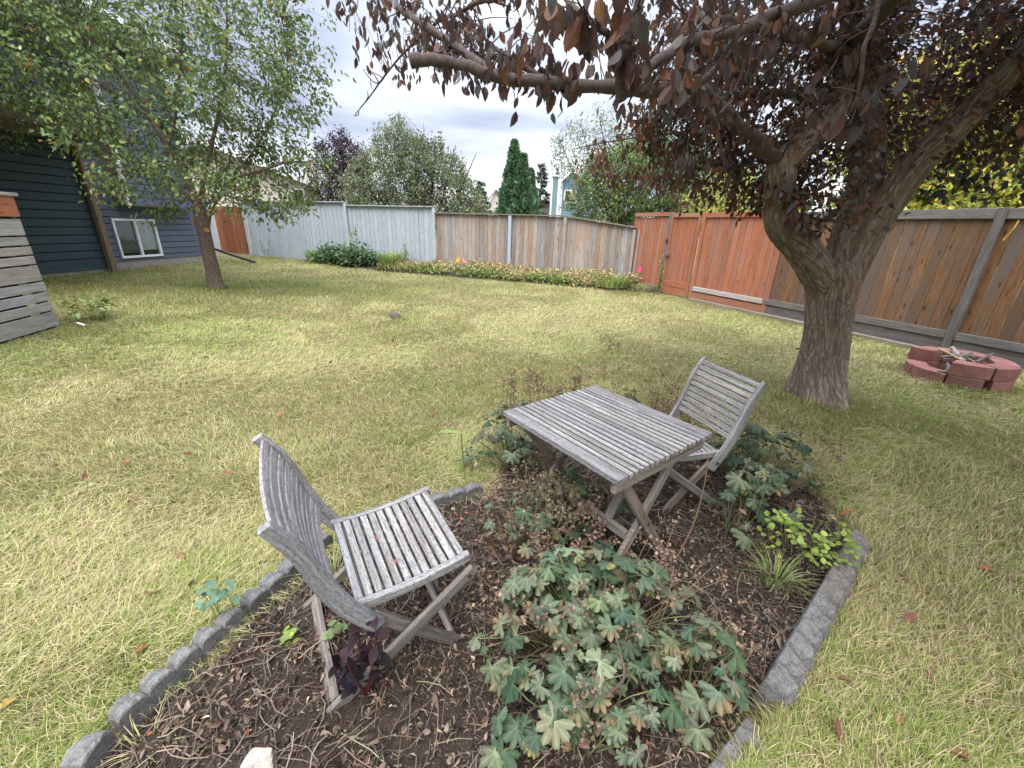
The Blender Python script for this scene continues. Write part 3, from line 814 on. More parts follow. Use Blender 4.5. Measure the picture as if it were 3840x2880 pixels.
def table():
    t = empty('folding_table', (0.434, 1.715, 0), math.atan2(-0.79, 0.613), 'square slatted weathered grey wooden table with crossed legs standing among leaves', 'table')
    X = (1, 0, 0); Y = (0, 1, 0); top = 0.72
    mb = MB()
    for s in (-1, 1):
        board(mb, (-0.352, s * 0.297, top - 0.012), (0.352, s * 0.297, top - 0.012), 0.058, 0.026, Y, 0.003, tint(0.72, 0.85, 0.01))
    for k in range(16):
        y = -0.2495 + k * (0.499 / 15)
        tn = tint(0.84, 1.14, 0.012)
        if k == 8: tn = tuple(0.72 * q for q in tn)
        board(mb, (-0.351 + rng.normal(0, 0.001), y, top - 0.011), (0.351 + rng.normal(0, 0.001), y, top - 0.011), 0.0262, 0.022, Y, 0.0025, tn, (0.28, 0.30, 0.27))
    mb.build('tabletop', M['teak'], t)
    for s in (-1, 1):
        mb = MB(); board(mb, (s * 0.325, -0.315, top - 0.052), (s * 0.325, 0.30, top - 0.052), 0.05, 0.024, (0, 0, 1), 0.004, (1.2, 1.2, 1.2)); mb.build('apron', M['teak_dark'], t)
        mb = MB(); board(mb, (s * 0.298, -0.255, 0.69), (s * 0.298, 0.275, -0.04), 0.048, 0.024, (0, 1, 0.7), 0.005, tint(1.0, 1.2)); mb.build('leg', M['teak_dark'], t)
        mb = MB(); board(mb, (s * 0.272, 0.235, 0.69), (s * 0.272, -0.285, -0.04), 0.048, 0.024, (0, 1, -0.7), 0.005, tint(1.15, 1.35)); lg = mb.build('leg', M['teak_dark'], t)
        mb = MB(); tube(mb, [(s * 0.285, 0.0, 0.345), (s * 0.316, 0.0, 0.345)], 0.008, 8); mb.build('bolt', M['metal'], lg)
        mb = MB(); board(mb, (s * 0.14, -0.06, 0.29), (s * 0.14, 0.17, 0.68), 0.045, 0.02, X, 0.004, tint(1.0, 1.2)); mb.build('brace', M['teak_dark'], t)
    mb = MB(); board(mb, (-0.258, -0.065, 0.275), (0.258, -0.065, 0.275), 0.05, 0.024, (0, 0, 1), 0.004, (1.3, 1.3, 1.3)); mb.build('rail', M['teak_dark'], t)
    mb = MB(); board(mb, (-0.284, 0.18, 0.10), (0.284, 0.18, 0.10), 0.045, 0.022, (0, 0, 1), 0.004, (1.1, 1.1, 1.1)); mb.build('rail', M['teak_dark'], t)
table()

# ================================================================== scalloped concrete edging
def edging(p0, p1, nsc, label, z=0.0, flip=False, tw=0.0, low=0.42):
    p0 = np.array([*p0, 0.0]); p1 = np.array([*p1, 0.0])
    L = np.linalg.norm(p1 - p0); N = nsc * 14 + 1
    u = np.linspace(0, 1, N)
    ph = (u * nsc) % 1.0
    a = np.clip(1 - np.abs(2 * ph - 1) ** 2.6, 0, 1) ** 0.6
    a = low + (1 - low) * a
    sg = -1 if flip else 1
    prof = [(0.0, -0.06 + 0 * a), (0.0, 0.050 + 0.036 * a), (0.004, 0.055 + 0.038 * a), (0.020 + 0.010 * a, 0.054 + 0.042 * a), (0.030 + 0.050 * a, 0.040 + 0.034 * a), (0.034 + 0.070 * a, 0.005 + 0.012 * a), (0.034 + 0.072 * a, -0.06 + 0 * a)]
    V = np.zeros((N, len(prof), 3))
    for j, (y, zz) in enumerate(prof):
        V[:, j, 0] = u * (L - 0.006) + 0.003; V[:, j, 1] = sg * y; V[:, j, 2] = zz
    rn = rng.normal(0, 1, V.shape[:2]) * 0.0016
    V[:, 1:6, 2] += rn[:, 1:6]; V[:, 3:6, 1] += sg * rn[:, 3:6]
    m = len(prof); F = []
    for i in range(N - 1):
        for j in range(m - 1):
            q = [i * m + j, i * m + j + 1, (i + 1) * m + j + 1, (i + 1) * m + j]
            F.append(q[::-1] if flip else q)
    F += [[j for j in range(m)], [(N - 1) * m + j for j in range(m)][::-1]]
    mb = MB(); mb.add(V.reshape(-1, 3), F, tint(0.9, 1.1, 0.02))
    o = mb.build('edging_block', M['concrete'])
    d = p1 - p0
    o.location = (p0[0], p0[1], z); o.rotation_euler = (rad(tw), 0, math.atan2(d[1], d[0]))
    return tag(o, label, 'garden edging', 'scalloped concrete edging blocks round the flower bed')
LB = 'grey scalloped concrete edging block '
edging((-1.155, 0.36), (-1.19, 0.775), 4, LB + 'lowest in the left row, turned towards the camera')
edging((-1.185, 0.785), (-1.045, 1.20), 5, LB + 'second up the left row', tw=-3)
edging((-1.04, 1.21), (-0.88, 1.635), 5, LB + 'third up the left row, just behind the near chair back', tw=2)
edging((-0.86, 1.65), (-0.56, 1.87), 4, LB + 'hidden behind the near chair seat')
edging((-0.53, 1.88), (-0.15, 2.09), 4, LB + 'beyond the near chair seat, last visible on the left', -0.01)
edging((1.85, 1.79), (1.385, 1.385), 6, LB + 'upper one in the right row, beside the bright green weeds', 0.025, tw=-7, low=0.1)
edging((1.37, 1.375), (0.92, 0.985), 6, LB + 'lower one in the right row', 0.03, tw=-9, low=0.1)
edging((0.84, 0.90), (0.60, 0.72), 3, LB + 'half buried in the bottom right corner of the bed', -0.05)

def stone(name, c, r, mat, label, cat, seed, sq=(1, 1, 1)):
    bm = bmesh.new(); bmesh.ops.create_icosphere(bm, subdivisions=4, radius=1)
    V = np.array([v.co[:] for v in bm.verts]); F = np.array([[v.index for v in f.verts] for f in bm.faces]); bm.free()
    r2 = np.random.default_rng(seed); d = np.zeros(len(V))
    for k in range(9):
        n = unit(r2.normal(size=3)); d = np.minimum(d, -np.maximum(0, V @ n - r2.uniform(0.55, 0.85)))
    V = V * (1 + d[:, None]) + 0.015 * np.sin(V * 9 + r2.uniform(0, 6, 3))
    mb = MB(); mb.add(V * np.array(r) * np.array(sq), F)
    o = mb.build(name, mat, smooth=False); o.location = c
    return tag(o, label, cat)
stone('rock', (-0.70, 0.70, 0.03), (0.055, 0.075, 0.075), M['rock'], 'pale pink grey stone lying in the soil near the bottom left', 'rock', 3)
stone('tree_stump', (-2.09, 7.05, 0.02), (0.12, 0.10, 0.09), M['bark_smooth'], 'small dark stump sticking out of the middle of the lawn', 'stump', 8)

# ================================================================== fire pit
def pit_block(cx, cy, z, a0, a1, label, h=0.145, ri_=0.27, ro=0.47, mat=None, dr=0.0):
    n = 7; A = np.linspace(a0 + 0.02, a1 - 0.02, n); c = 0.006
    prof = [(ri_ + c, z), (ro - c, z), (ro, z + c), (ro, z + h - c), (ro - c, z + h), (ri_ + c, z + h), (ri_, z + h - c), (ri_, z + c)]
    # outer face nearly straight, as on a split wall block
    am = (a0 + a1) / 2
    V = []
    for a in A:
        for (r_, zz) in prof:
            r2 = (r_ + dr)
            rr = r2 * math.cos((a1 - a0) / 2) / math.cos(a - am) * 0.35 + r2 * 0.65
            V.append((rr * math.cos(a), rr * math.sin(a), zz))
    m = 8
    F = [[i * m + j, i * m + (j + 1) % m, (i + 1) * m + (j + 1) % m, (i + 1) * m + j] for i in range(n - 1) for j in range(m)]
    F = [f[::-1] for f in F] + [list(range(m)), [(n - 1) * m + j for j in range(m)][::-1]]
    V = np.array(V) - np.array([ro * math.cos(am), ro * math.sin(am), z])
    mb = MB(); mb.add(V, F, tint(0.9, 1.08, 0.02))
    o = mb.build('fire_pit_block', M['redblock'])
    o.location = (cx + ro * math.cos(am), cy + ro * math.sin(am), z)
    return tag(o, label, 'concrete block', 'red blocks of the fire pit')
PX, PY = 5.36, 4.72
w8 = 2 * math.pi / 8
for k in range(8):
    a = math.pi * 0.94 + k * w8
    dirn = ['on the left end', 'second from the left', 'third from the left', 'at the front right', 'at the right rear', 'at the back', 'at the rear left', 'at the far left'][k]
    pit_block(PX, PY, -0.005, a + (0.03 if k == 2 else 0), a + w8 - (0.10 if k == 1 else 0), 'red concrete block of the fire pit bottom course, ' + dirn)
for k in range(6):
    a = math.pi * 1.185 + k * w8
    dirn = ['front left beside the opening', 'front right', 'right side', 'right rear', 'middle of the back', 'back left by the opening'][k]
    pit_block(PX, PY, 0.144, a, a + w8, 'red concrete block of the fire pit top course, ' + dirn, dr=0.004 if k % 2 else -0.006)
mb = MB(); n = 28
ang = np.linspace(0, 2 * np.pi, n, endpoint=False)
mb.add([(0, 0, 0.06)] + [(0.28 * math.cos(a), 0.28 * math.sin(a), 0.02) for a in ang], [(0, 1 + i, 1 + (i + 1) % n) for i in range(n)])
o = mb.build('fire_pit_ash', M['soil']); o.location = (PX, PY, 0); tag(o, kind='structure')
def stick(pts, r, colr, label, mat='dry', cat='stick', grp='sticks piled in the fire pit', name='stick'):
    mb = MB(); P = resample(pts, 14); tube(mb, P, np.linspace(r, r * 0.7, 14) * (1 + 0.1 * rng.normal(size=14)), 7, colr)
    o = mb.build(name, M[mat], smooth=True); c = P.mean(0)
    o.data.transform(Matrix.Translation(-Vector(c))); o.location = c
    return tag(o, label, cat, grp)
stick([(PX - 0.30, PY + 0.02, 0.37), (PX - 0.15, PY - 0.0, 0.31), (PX - 0.02, PY - 0.06, 0.24)], 0.016, (0.55, 0.44, 0.28), 'pale yellow stick leaning on the rim of the fire pit')
stick([(PX - 0.05, PY - 0.1, 0.22), (PX - 0.03, PY + 0.02, 0.28), (PX + 0.0, PY + 0.16, 0.36)], 0.035, (0.30, 0.27, 0.25), 'thick charred white log standing up in the fire pit')
stick([(PX + 0.02, PY - 0.14, 0.26), (PX + 0.2, PY - 0.05, 0.30), (PX + 0.36, PY + 0.02, 0.33)], 0.02, (0.13, 0.11, 0.10), 'long dark burnt stick lying across the right of the fire pit')
stick([(PX - 0.12, PY + 0.12, 0.24), (PX + 0.05, PY + 0.1, 0.27), (PX + 0.25, PY + 0.14, 0.31)], 0.018, (0.2, 0.18, 0.16), 'grey brown stick lying flat at the back of the fire pit')
stick([(PX - 0.34, PY - 0.2, 0.15), (PX - 0.26, PY - 0.14, 0.18), (PX - 0.2, PY - 0.05, 0.21)], 0.025, (0.17, 0.15, 0.14), 'short charred log in the opening of the fire pit')
stick([(PX - 0.4, PY - 0.16, 0.155), (PX - 0.33, PY - 0.22, 0.16)], 0.012, (0.4, 0.33, 0.27), 'small twig resting on the low left block of the fire pit')
for k in range(5):
    a = rng.uniform(0, 6.3)
    stick([(PX + 0.16 * math.cos(a), PY + 0.16 * math.sin(a), 0.22 + 0.02 * k), (PX + 0.05, PY, 0.25 + 0.015 * k), (PX - 0.2 * math.cos(a), PY - 0.2 * math.sin(a), 0.26 + 0.01 * k)], 0.009, (0.24, 0.2, 0.16), 'thin dry twig tangled in the middle of the fire pit')

# ================================================================== marker flags, scraps
def flag(p, h, mat, label, az):
    f = empty('marker_flag', p, az, label, 'flag', 'small marker flags in the beds')
    mb = MB(); tube(mb, [(0, 0, -0.05), (0.004, 0, h)], 0.004, 5, (0.8, 0.8, 0.8)); mb.build('wire', M['metal'], f)
    mb = MB(); n = 6
    V = []
    for i in range(n):
        for j in range(2):
            V.append((0.005 + i * 0.03, 0.022 * math.sin(i * 1.3), h - 0.01 - j * 0.16 - i * 0.016 * (0.6 if j else 1.6)))
    mb.add(V, [(i * 2, i * 2 + 1, i * 2 + 3, i * 2 + 2) for i in range(n - 1)]); mb.build('cloth', M[mat], f)
flag((-1.86, 14.1, 0.1), 0.52, 'yellow', 'orange yellow marker flag in front of the bare wood fence', rad(200))
flag((-1.80, 14.1, 0.1), 0.50, 'palepink', 'faded pink marker flag right beside the yellow flag', rad(-10))
flag((3.45, 11.62, 0.0), 0.72, 'pink', 'bright pink marker flag in front of the orange corner panel', rad(215))
mb = MB(); box(mb, (0, 0, 0.03), (1, 0, 0), (0, 1, 0), (0, 0, 1), 0.17, 0.03, 0.015, 0.005)
o = mb.build('plastic_scrap', M['trim']); o.location = (-6.25, 5.72, 0.02); o.rotation_euler = (0, 0.1, rad(-20)); tag(o, 'white plastic scrap on the grass at the deck corner', 'scrap')

# ================================================================== foliage tools
def leaf_tpl(w=0.5, fold=0.10, droop=0.12, rows=((0.22, 0.75), (0.5, 1.0), (0.78, 0.62))):
    """pointed leaf along x, length 1, half width w/2, creased midrib"""
    V = [(0, 0, 0)]
    for t_, k in rows:
        z = -droop * t_ * t_
        V += [(t_, -w / 2 * k, z + fold * k), (t_, 0, z), (t_, w / 2 * k, z + fold * k)]
    V.append((1, 0, -droop * 1.15))
    n = len(rows); T = [[0, 1, 2], [0, 2, 3]]; Q = []
    for i in range(n - 1):
        a = 1 + 3 * i
        Q += [[a, a + 3, a + 4, a + 1], [a + 1, a + 4, a + 5, a + 2]]
    a = 1 + 3 * (n - 1)
    T += [[a, a + 3, a + 1], [a + 1, a + 3, a + 2]]
    return np.array(V, float), [np.array(T), np.array(Q)]
LEAF_BIG = leaf_tpl(0.52, 0.07, 0.16)
LEAF_NARROW = leaf_tpl(0.42, 0.06, 0.2)
LEAF_SM = (np.array([(0, 0, 0), (0.5, -0.26, 0.06), (1, 0, -0.12), (0.5, 0.26, 0.06)], float), [np.array([[0, 1, 2], [0, 2, 3]])])

def put_leaves(mb, pos, axis, nrm, length, col, tpl=LEAF_BIG, wv=0.12):
    X = unit(axis); Y = unit(np.cross(nrm, X)); Z = np.cross(X, Y)
    K = len(pos); sc = np.c_[length, length * rng.uniform(1 - wv, 1 + wv, K), length * rng.uniform(0.4, 1.6, K)]
    mb.inst(tpl[0], tpl[1], pos, X, Y, Z, sc, col)

def palette(K, cols, wts, jit=0.18):
    c = np.array(cols, float)[rng.choice(len(cols), K, p=np.array(wts) / np.sum(wts))]
    return c * np.exp(rng.normal(0, jit, (K, 1))) * np.exp(rng.normal(0, 0.05, (K, 3)))

def crown_pts(poly, Y, thick, K, lump=0.0, seed=1, shrink=0.45):
    """K points inside an outline (x, z) standing at distance Y and rounded off in depth"""
    P = np.array([(p[0], p[2]) for p in poly]); c = P.mean(0)
    out = []
    lo, hi = P.min(0), P.max(0)
    while len(out) < K:
        q = rng.uniform(lo, hi, (K * 3, 2)); dy = rng.uniform(-1, 1, K * 3)
        s = 1 - shrink * (1 - np.sqrt(1 - dy * dy))
        qq = c + (q - c) / s[:, None]
        ok = inpoly(qq[:, 0], qq[:, 1], P)
        if lump > 0:
            v = vnoise(q[:, 0] + 7 * dy, q[:, 1] - 3 * dy, 1.1, seed, 2)
            ok &= v > lump
        for a, b in zip(q[ok], dy[ok]): out.append((a[0], Y + b * thick, a[1]))
    return np.array(out[:K])

def limb_cloud(limbs, n=30):
    return np.concatenate([resample(np.array(L)[:, :3], n) for L in limbs])

def rand_unit(K):
    return unit(rng.normal(size=(K, 3)))

def clusters(mbl, mbt, centres, anchor, per, spread, length, cols, wts, tpl, droop=0.5, twig_r=0.005, twig_col=(0.8, 0.7, 0.65), reach=1.2, hang=False):
    """a twig from the nearest wood to each centre, leaves along its outer part"""
    for c in centres:
        d = np.linalg.norm(anchor - c, axis=1); a = anchor[d.argmin()]
        if d.min() > reach: a = c + (a - c) / d.min() * reach
        m_ = (a + c) / 2 + rng.normal(0, 0.06, 3) * d.min() + np.array([0, 0, 0.10 * min(d.min(), 1)])
        if mbt is not None and twig_r > 0:
            P = resample([a, m_, c], 5)
            tube(mbt, P, np.linspace(twig_r, twig_r * 0.35, 5), 3, twig_col, cap=False)
        K = rng.poisson(per) + 1
        u = rng.uniform(0.35, 1.08, K)
        P3 = (1 - u)[:, None] ** 2 * a + 2 * (u * (1 - u))[:, None] * m_ + (u ** 2)[:, None] * c if d.min() < 2.2 * spread else c + 0 * u[:, None]
        pos = P3 + rng.normal(0, spread * 0.42, (K, 3))
        ax = unit(c - a) * 0.6 + rand_unit(K) * 0.9; ax[:, 2] -= droop
        if hang: ax = rand_unit(K) * 0.55; ax[:, 2] -= 1.0
        nm = rand_unit(K) * 0.7 + np.array([0, 0, 0.0 if hang else 0.9])
        put_leaves(mbl, pos, ax, nm, length * rng.uniform(0.65, 1.2, K), palette(K, cols, wts), tpl)

def limbs_mesh(limbs, sides=10, n=26, bark=0.05, ridge=4, col=(1, 1, 1)):
    mb = MB()
    for L in limbs:
        P = resample(L, n)
        jit = rng.normal(0, 1, (n, 3)) * P[:, 3:4] * 0.10; jit[0] = 0
        tube(mb, P[:, :3] + jit, np.maximum(P[:, 3], 0.0015), sides, col, bark, ridge)
    return mb

# ================================================================== big crab apple tree
TRUNK = [(3.19,3.95,-0.11,0.292),(3.18,3.97,0.04,0.245),(3.16,4.00,0.33,0.215),(3.11,4.00,0.67,0.196),(3.04,4.00,0.99,0.202),(3.00,4.00,1.21,0.219),(2.97,4.00,1.36,0.189)]
L1 = [(2.93,3.98,1.14,0.146),(2.59,3.90,1.45,0.133),(2.31,3.80,1.63,0.125),(2.18,3.75,1.81,0.116),(2.11,3.70,1.98,0.107),(2.10,3.70,2.11,0.103),(2.27,3.75,2.27,0.095),(2.46,3.80,2.49,0.086),(2.51,3.90,2.88,0.069),(2.44,4.00,3.42,0.052)]
L2 = [(3.05,4.02,1.15,0.162),(3.10,4.05,1.62,0.145),(3.13,4.10,1.93,0.128),(3.09,4.15,2.38,0.115),(2.96,4.20,2.86,0.093),(2.91,4.30,3.46,0.068),(2.89,4.40,3.90,0.043)]
L3 = [(3.08,4.00,1.12,0.144),(3.17,3.95,1.62,0.128),(3.24,3.90,1.92,0.120),(3.33,3.80,2.23,0.112),(3.47,3.70,2.51,0.104),(3.52,3.50,2.81,0.088),(3.56,3.30,3.12,0.064)]
B1 = [(2.12,3.71,2.08,0.0697),(2.04,3.68,2.12,0.0533),(1.80,3.50,2.18,0.0451),(1.44,3.20,2.25,0.0410),(1.16,2.90,2.28,0.0385),(0.96,2.70,2.30,0.0369),(0.73,2.45,2.22,0.0344),(0.52,2.25,2.16,0.0312),(0.37,2.12,2.13,0.0279),(0.21,2.00,2.10,0.0238),(0.09,1.93,2.09,0.0221),(-0.02,1.88,2.08,0.0213),(-0.12,1.84,2.08,0.0205),(-0.24,1.80,2.10,0.0189),(-0.33,1.77,2.10,0.0205),(-0.40,1.75,2.09,0.0221)]
B2 = [(-0.09,1.85,2.08,0.018),(-0.18,1.90,2.14,0.016),(-0.27,1.97,2.21,0.015),(-0.38,2.05,2.29,0.014),(-0.49,2.15,2.37,0.013),(-0.60,2.25,2.46,0.012),(-0.80,2.40,2.61,0.009)]
B3 = [(0.16,1.98,2.09,0.013),(0.06,2.00,2.13,0.012),(-0.04,2.05,2.20,0.010),(-0.12,2.10,2.25,0.008),(-0.18,2.15,2.31,0.006)]
B4 = [(2.5,3.9,2.95,0.0525),(2.25,3.1,2.98,0.0455),(1.91,2.60,2.88,0.0385),(1.62,2.50,2.71,0.0329),(1.32,2.35,2.55,0.0280),(1.08,2.20,2.44,0.0238),(0.85,2.05,2.32,0.0217),(0.64,1.90,2.23,0.0196),(0.52,1.80,2.15,0.0182),(0.43,1.72,2.08,0.0168),(0.38,1.68,2.03,0.0140)]
B5 = [(0.34,1.66,1.97,0.0160),(0.32,1.60,2.04,0.0184),(0.32,1.60,2.10,0.0176),(0.34,1.60,2.16,0.0168),(0.36,1.62,2.24,0.0152),(0.38,1.66,2.34,0.0128)]
B6 = [(0.32,1.60,2.09,0.0136),(0.28,1.62,2.13,0.0119),(0.20,1.66,2.19,0.0102),(0.15,1.72,2.25,0.0085),(0.08,1.80,2.35,0.0068)]
B7 = [(0.10,2.2,2.60,0.014),(-0.07,2.30,2.51,0.012),(-0.22,2.35,2.50,0.010),(-0.31,2.40,2.48,0.008),(-0.46,2.50,2.46,0.006),(-0.71,2.70,2.36,0.005),(-0.88,2.80,2.24,0.004),(-1.00,2.85,2.15,0.002)]
B8 = [(0.82,2.50,2.27,0.02),(0.88,2.45,2.25,0.018),(0.93,2.40,2.30,0.014),(0.99,2.40,2.37,0.01),(1.09,2.40,2.50,0.007)]
B9 = [(0.95,2.60,2.25,0.01),(1.04,2.60,2.15,0.009),(1.12,2.65,2.05,0.007),(1.20,2.70,1.92,0.005),(1.28,2.75,1.78,0.003)]
B10 = [(1.28,1.95,2.48,0.012),(1.28,1.90,2.38,0.010),(1.29,1.90,2.30,0.009),(1.28,1.90,2.23,0.008),(1.31,1.92,2.15,0.007),(1.34,1.95,2.07,0.005),(1.34,1.97,2.03,0.003)]
B11 = [(1.14,4.40,1.81,0.006),(1.22,4.30,1.97,0.008),(1.33,4.20,2.19,0.010),(1.43,4.10,2.36,0.014),(1.59,4.00,2.51,0.018),(1.89,3.90,2.62,0.025),(2.40,3.80,2.55,0.03)]
B12 = [(0.93,3.00,2.74,0.0195),(1.19,3.10,2.76,0.0260),(1.64,3.30,2.79,0.0325),(2.47,3.85,2.89,0.0390)]
B13 = [(0.52,4.90,2.33,0.004),(0.79,4.80,2.38,0.006),(1.07,4.60,2.40,0.008),(1.36,4.40,2.41,0.010),(1.73,4.10,2.43,0.014)]
CR_A = [(1.14,3.7,3.40),(3.90,3.7,3.47),(4.49,3.7,2.53),(4.03,3.7,2.23),(3.51,3.7,2.17),(3.06,3.7,2.20),(2.85,3.7,1.97),(2.48,3.7,1.95),(2.39,3.7,1.74),(2.06,3.7,1.84),(1.91,3.7,1.97),(1.54,3.7,2.09),(1.18,3.7,2.27),(0.96,3.7,2.54),(0.96,3.7,2.94)]
CR_B = [(0.40,4.5,2.32),(0.72,4.5,2.47),(1.18,4.5,2.65),(2.12,4.5,2.33),(2.50,4.5,1.90),(2.26,4.5,1.72),(1.76,4.5,1.88),(1.36,4.5,2.07),(1.01,4.5,1.94),(0.67,4.5,2.13)]
CR_D = [(-1.22,3.2,2.96),(-0.50,3.2,2.98),(-0.59,3.2,2.71),(-0.75,3.2,2.45),(-0.90,3.2,2.48),(-1.09,3.2,2.67)]

DARK = [(0.060, 0.040, 0.038), (0.085, 0.078, 0.072), (0.13, 0.135, 0.125), (0.125, 0.062, 0.037), (0.085, 0.050, 0.040), (0.175, 0.078, 0.042)]
RUST = [(0.13, 0.055, 0.030), (0.085, 0.042, 0.028), (0.17, 0.078, 0.036), (0.055, 0.045, 0.038), (0.22, 0.06, 0.035)]

def big_tree():
    t = empty('crab_apple_tree', (3.16, 3.98, 0), 0, 'big old crab apple tree with rugged trunk and dark purple leaves overhanging the garden', 'tree')
    off = np.array([3.16, 3.98, 0])
    mb = MB()
    P = resample(TRUNK, 90)
    # flare with root toes
    tube(mb, P[:, :3], P[:, 3], 96, (1, 1, 1), 0.045, 8)
    V = mb.v[-1].reshape(90, 96, 3)
    ax = P[:, None, :3]; A = np.arctan2(V[:, :, 1] - ax[:, :, 1], V[:, :, 0] - ax[:, :, 0])
    fl = np.exp(-np.maximum(P[:, 2], 0) / 0.16)[:, None]
    k = 1 + fl * (0.10 + 0.24 * np.sin(3 * A + 0.6) + 0.16 * np.sin(5 * A + 2.0)) + 0.07 * np.sin(4 * A + 0.5) * (1 - fl)
    # deep seam down the middle between the joined stems
    seam = np.exp(-((np.angle(np.exp(1j * (A + 1.75 - 0.12 * np.sin(P[:, None, 2] * 5))))) / 0.10) ** 2) * 0.12
    V2 = ax + (V - ax) * (k - seam)[:, :, None]
    mb.v[-1] = V2.reshape(-1, 3) - off
    mb.build('trunk', M['bark'], t, smooth=True)
    for nm, L in (('limb', L1), ('limb', L2), ('limb', L3)):
        m2 = MB(); Q = resample(L, 60); jit = 0.012 * rng.normal(size=(60, 3)); jit[0] = 0
        Q[:, :3] += np.cumsum(jit, 0) * 0.15
        tube(m2, Q[:, :3] - off, Q[:, 3], 56, (0.92, 0.92, 0.92), 0.055, 7)
        m2.build(nm, M['bark'], t, smooth=True)
    near = [B1, B2, B3, B4, B5, B6, B7, B8, B9, B10]
    far = [B11, B12, B13]
    lm = MB()
    for L in near + far:
        nn = 46; Q = resample(L, nn)
        kn = 1 + 0.13 * np.sin(np.linspace(0, 40 * len(L) / 8, nn) + rng.uniform(0, 6)) * rng.random(nn)
        jit = rng.normal(0, 0.14, (nn, 3)) * Q[:, 3:4]
        tube(lm, Q[:, :3] - off + jit, np.maximum(Q[:, 3] * kn, 0.002), 14, (1, 1, 1), 0.04, 3)
    # short spurs and dead twigs on the near branches
    for L in (B1, B2, B4, B7, B3):
        Q = resample(L, 60)
        for k in range(16):
            i = rng.integers(3, 58); p = Q[i, :3]; r_ = Q[i, 3]
            d = unit(rng.normal(0, 1, 3) + np.array([0, 0, 0.1])); ln = rng.uniform(0.03, 0.11)
            tube(lm, resample([p, p + d * ln * 0.5 + rng.normal(0, 0.008, 3), p + d * ln], 5) - off, np.linspace(max(0.004, r_ * 0.25), 0.002, 5), 5, (0.9, 0.9, 0.9))
    lm.build('branches', M['bark_smooth'], t, smooth=True)

    lf, tw = MB(), MB()
    anchor_main = limb_cloud([L1, L2, L3, B4, B12, B11, B13], 40)
    anchor_near = limb_cloud([B1, B4, B5, B6, B8], 60)
    # main crown
    C = crown_pts(CR_A, 4.15, 1.05, 860, 0.37, 5)
    C = C[~((C[:, 1] < 3.62) & (C[:, 2] < 2.7) & (rng.random(len(C)) < 0.75))]
    clusters(lf, tw, C, anchor_main, 17, 0.16, 0.066, DARK, [5, 3, 0.8, 4, 5, 2], LEAF_BIG, 0.5, 0.006)
    # rusty drooping sprays on the far left side of the crown
    C = crown_pts(CR_B, 4.6, 0.8, 56, 0.42, 15)
    clusters(lf, tw, C, limb_cloud([B11, B13, L1], 40), 15, 0.13, 0.062, RUST, [4, 3, 2, 2, 0.5], LEAF_BIG, 0.8, 0.005, hang=True)
    # low sprays round the fork
    C = crown_pts([(2.0, 0, 1.98), (2.9, 0, 1.98), (2.7, 0, 1.62), (2.35, 0, 1.55), (2.1, 0, 1.7)], 3.6, 0.35, 38)
    clusters(lf, tw, C, anchor_main, 12, 0.12, 0.07, DARK[:4] + RUST[:2], [2, 3, 3, 3, 3, 2], LEAF_BIG, 0.7, 0.004)
    # right hand side beyond limb L3
    C = crown_pts([(3.4, 0, 2.3), (4.6, 0, 2.3), (4.8, 0, 3.4), (3.5, 0, 3.4)], 3.7, 0.7, 95, 0.40, 9)
    clusters(lf, tw, C, anchor_main, 13, 0.16, 0.08, DARK, [5, 3, 0.8, 4, 5, 2], LEAF_BIG, 0.5, 0.006)
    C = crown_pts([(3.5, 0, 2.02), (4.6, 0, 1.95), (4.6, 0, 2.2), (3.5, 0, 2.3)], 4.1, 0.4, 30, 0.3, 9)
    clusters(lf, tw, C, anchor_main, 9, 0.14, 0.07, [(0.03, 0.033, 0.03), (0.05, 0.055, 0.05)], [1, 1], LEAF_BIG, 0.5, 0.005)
    # big leaves hanging from the near branches
    def hang(L, i0, i1, K, per, lo, hi, ln, spread, tpl=LEAF_BIG, side=0.10, up_=0.4):
        Q = resample(L, 80)[:, :3]
        Cs = []
        for k in range(K):
            p = Q[int(rng.uniform(i0, i1) * 79)]
            Cs.append(p + np.array([rng.normal(0, side), rng.normal(0.03, side), rng.uniform(lo, hi)]))
        clusters(lf, tw, np.array(Cs), Q, per, spread, ln, DARK, [6, 2.5, 0.9, 2.5, 5, 1.2], tpl, 0.4, 0.0035, hang=True, reach=0.5)
    hang(B1, 0.40, 0.66, 15, 6, -0.03, 0.18, 0.066, 0.085)
    hang(B1, 0.66, 0.90, 9, 4, -0.03, 0.06, 0.055, 0.05)
    hang(B1, 0.12, 0.40, 14, 7, -0.10, 0.28, 0.070, 0.11)
    hang(B3, 0.1, 0.95, 16, 8, -0.02, 0.07, 0.060, 0.07)
    hang(B4, 0.40, 1.0, 15, 7, -0.06, 0.12, 0.068, 0.085)
    hang(B5, 0.2, 1.0, 8, 6, -0.10, 0.10, 0.075, 0.075)
    hang(B6, 0.1, 1.0, 9, 7, -0.06, 0.10, 0.085, 0.07)
    hang(B2, 0.2, 1.0, 20, 6, -0.06, 0.08, 0.055, 0.06, LEAF_NARROW)
    hang(B7, 0.0, 0.75, 26, 9, -0.12, 0.04, 0.050, 0.08, LEAF_NARROW)
    hang(B8, 0.2, 1.0, 10, 7, -0.1, 0.1, 0.065, 0.09)
    hang(B10, 0.0, 0.9, 10, 6, -0.1, 0.05, 0.085, 0.07)
    hang(B9, 0.0, 1.0, 12, 6, -0.1, 0.05, 0.065, 0.07)
    hang(B12, 0.0, 0.8, 20, 9, -0.2, 0.25, 0.065, 0.14)
    C = crown_pts(CR_D, 3.1, 0.5, 34, 0.35, 3)
    clusters(lf, tw, C, limb_cloud([B2, B7], 40), 8, 0.09, 0.055, DARK, [6, 2, 1, 2, 5, 1], LEAF_NARROW, 0.6, 0.0018, hang=True, reach=0.25)
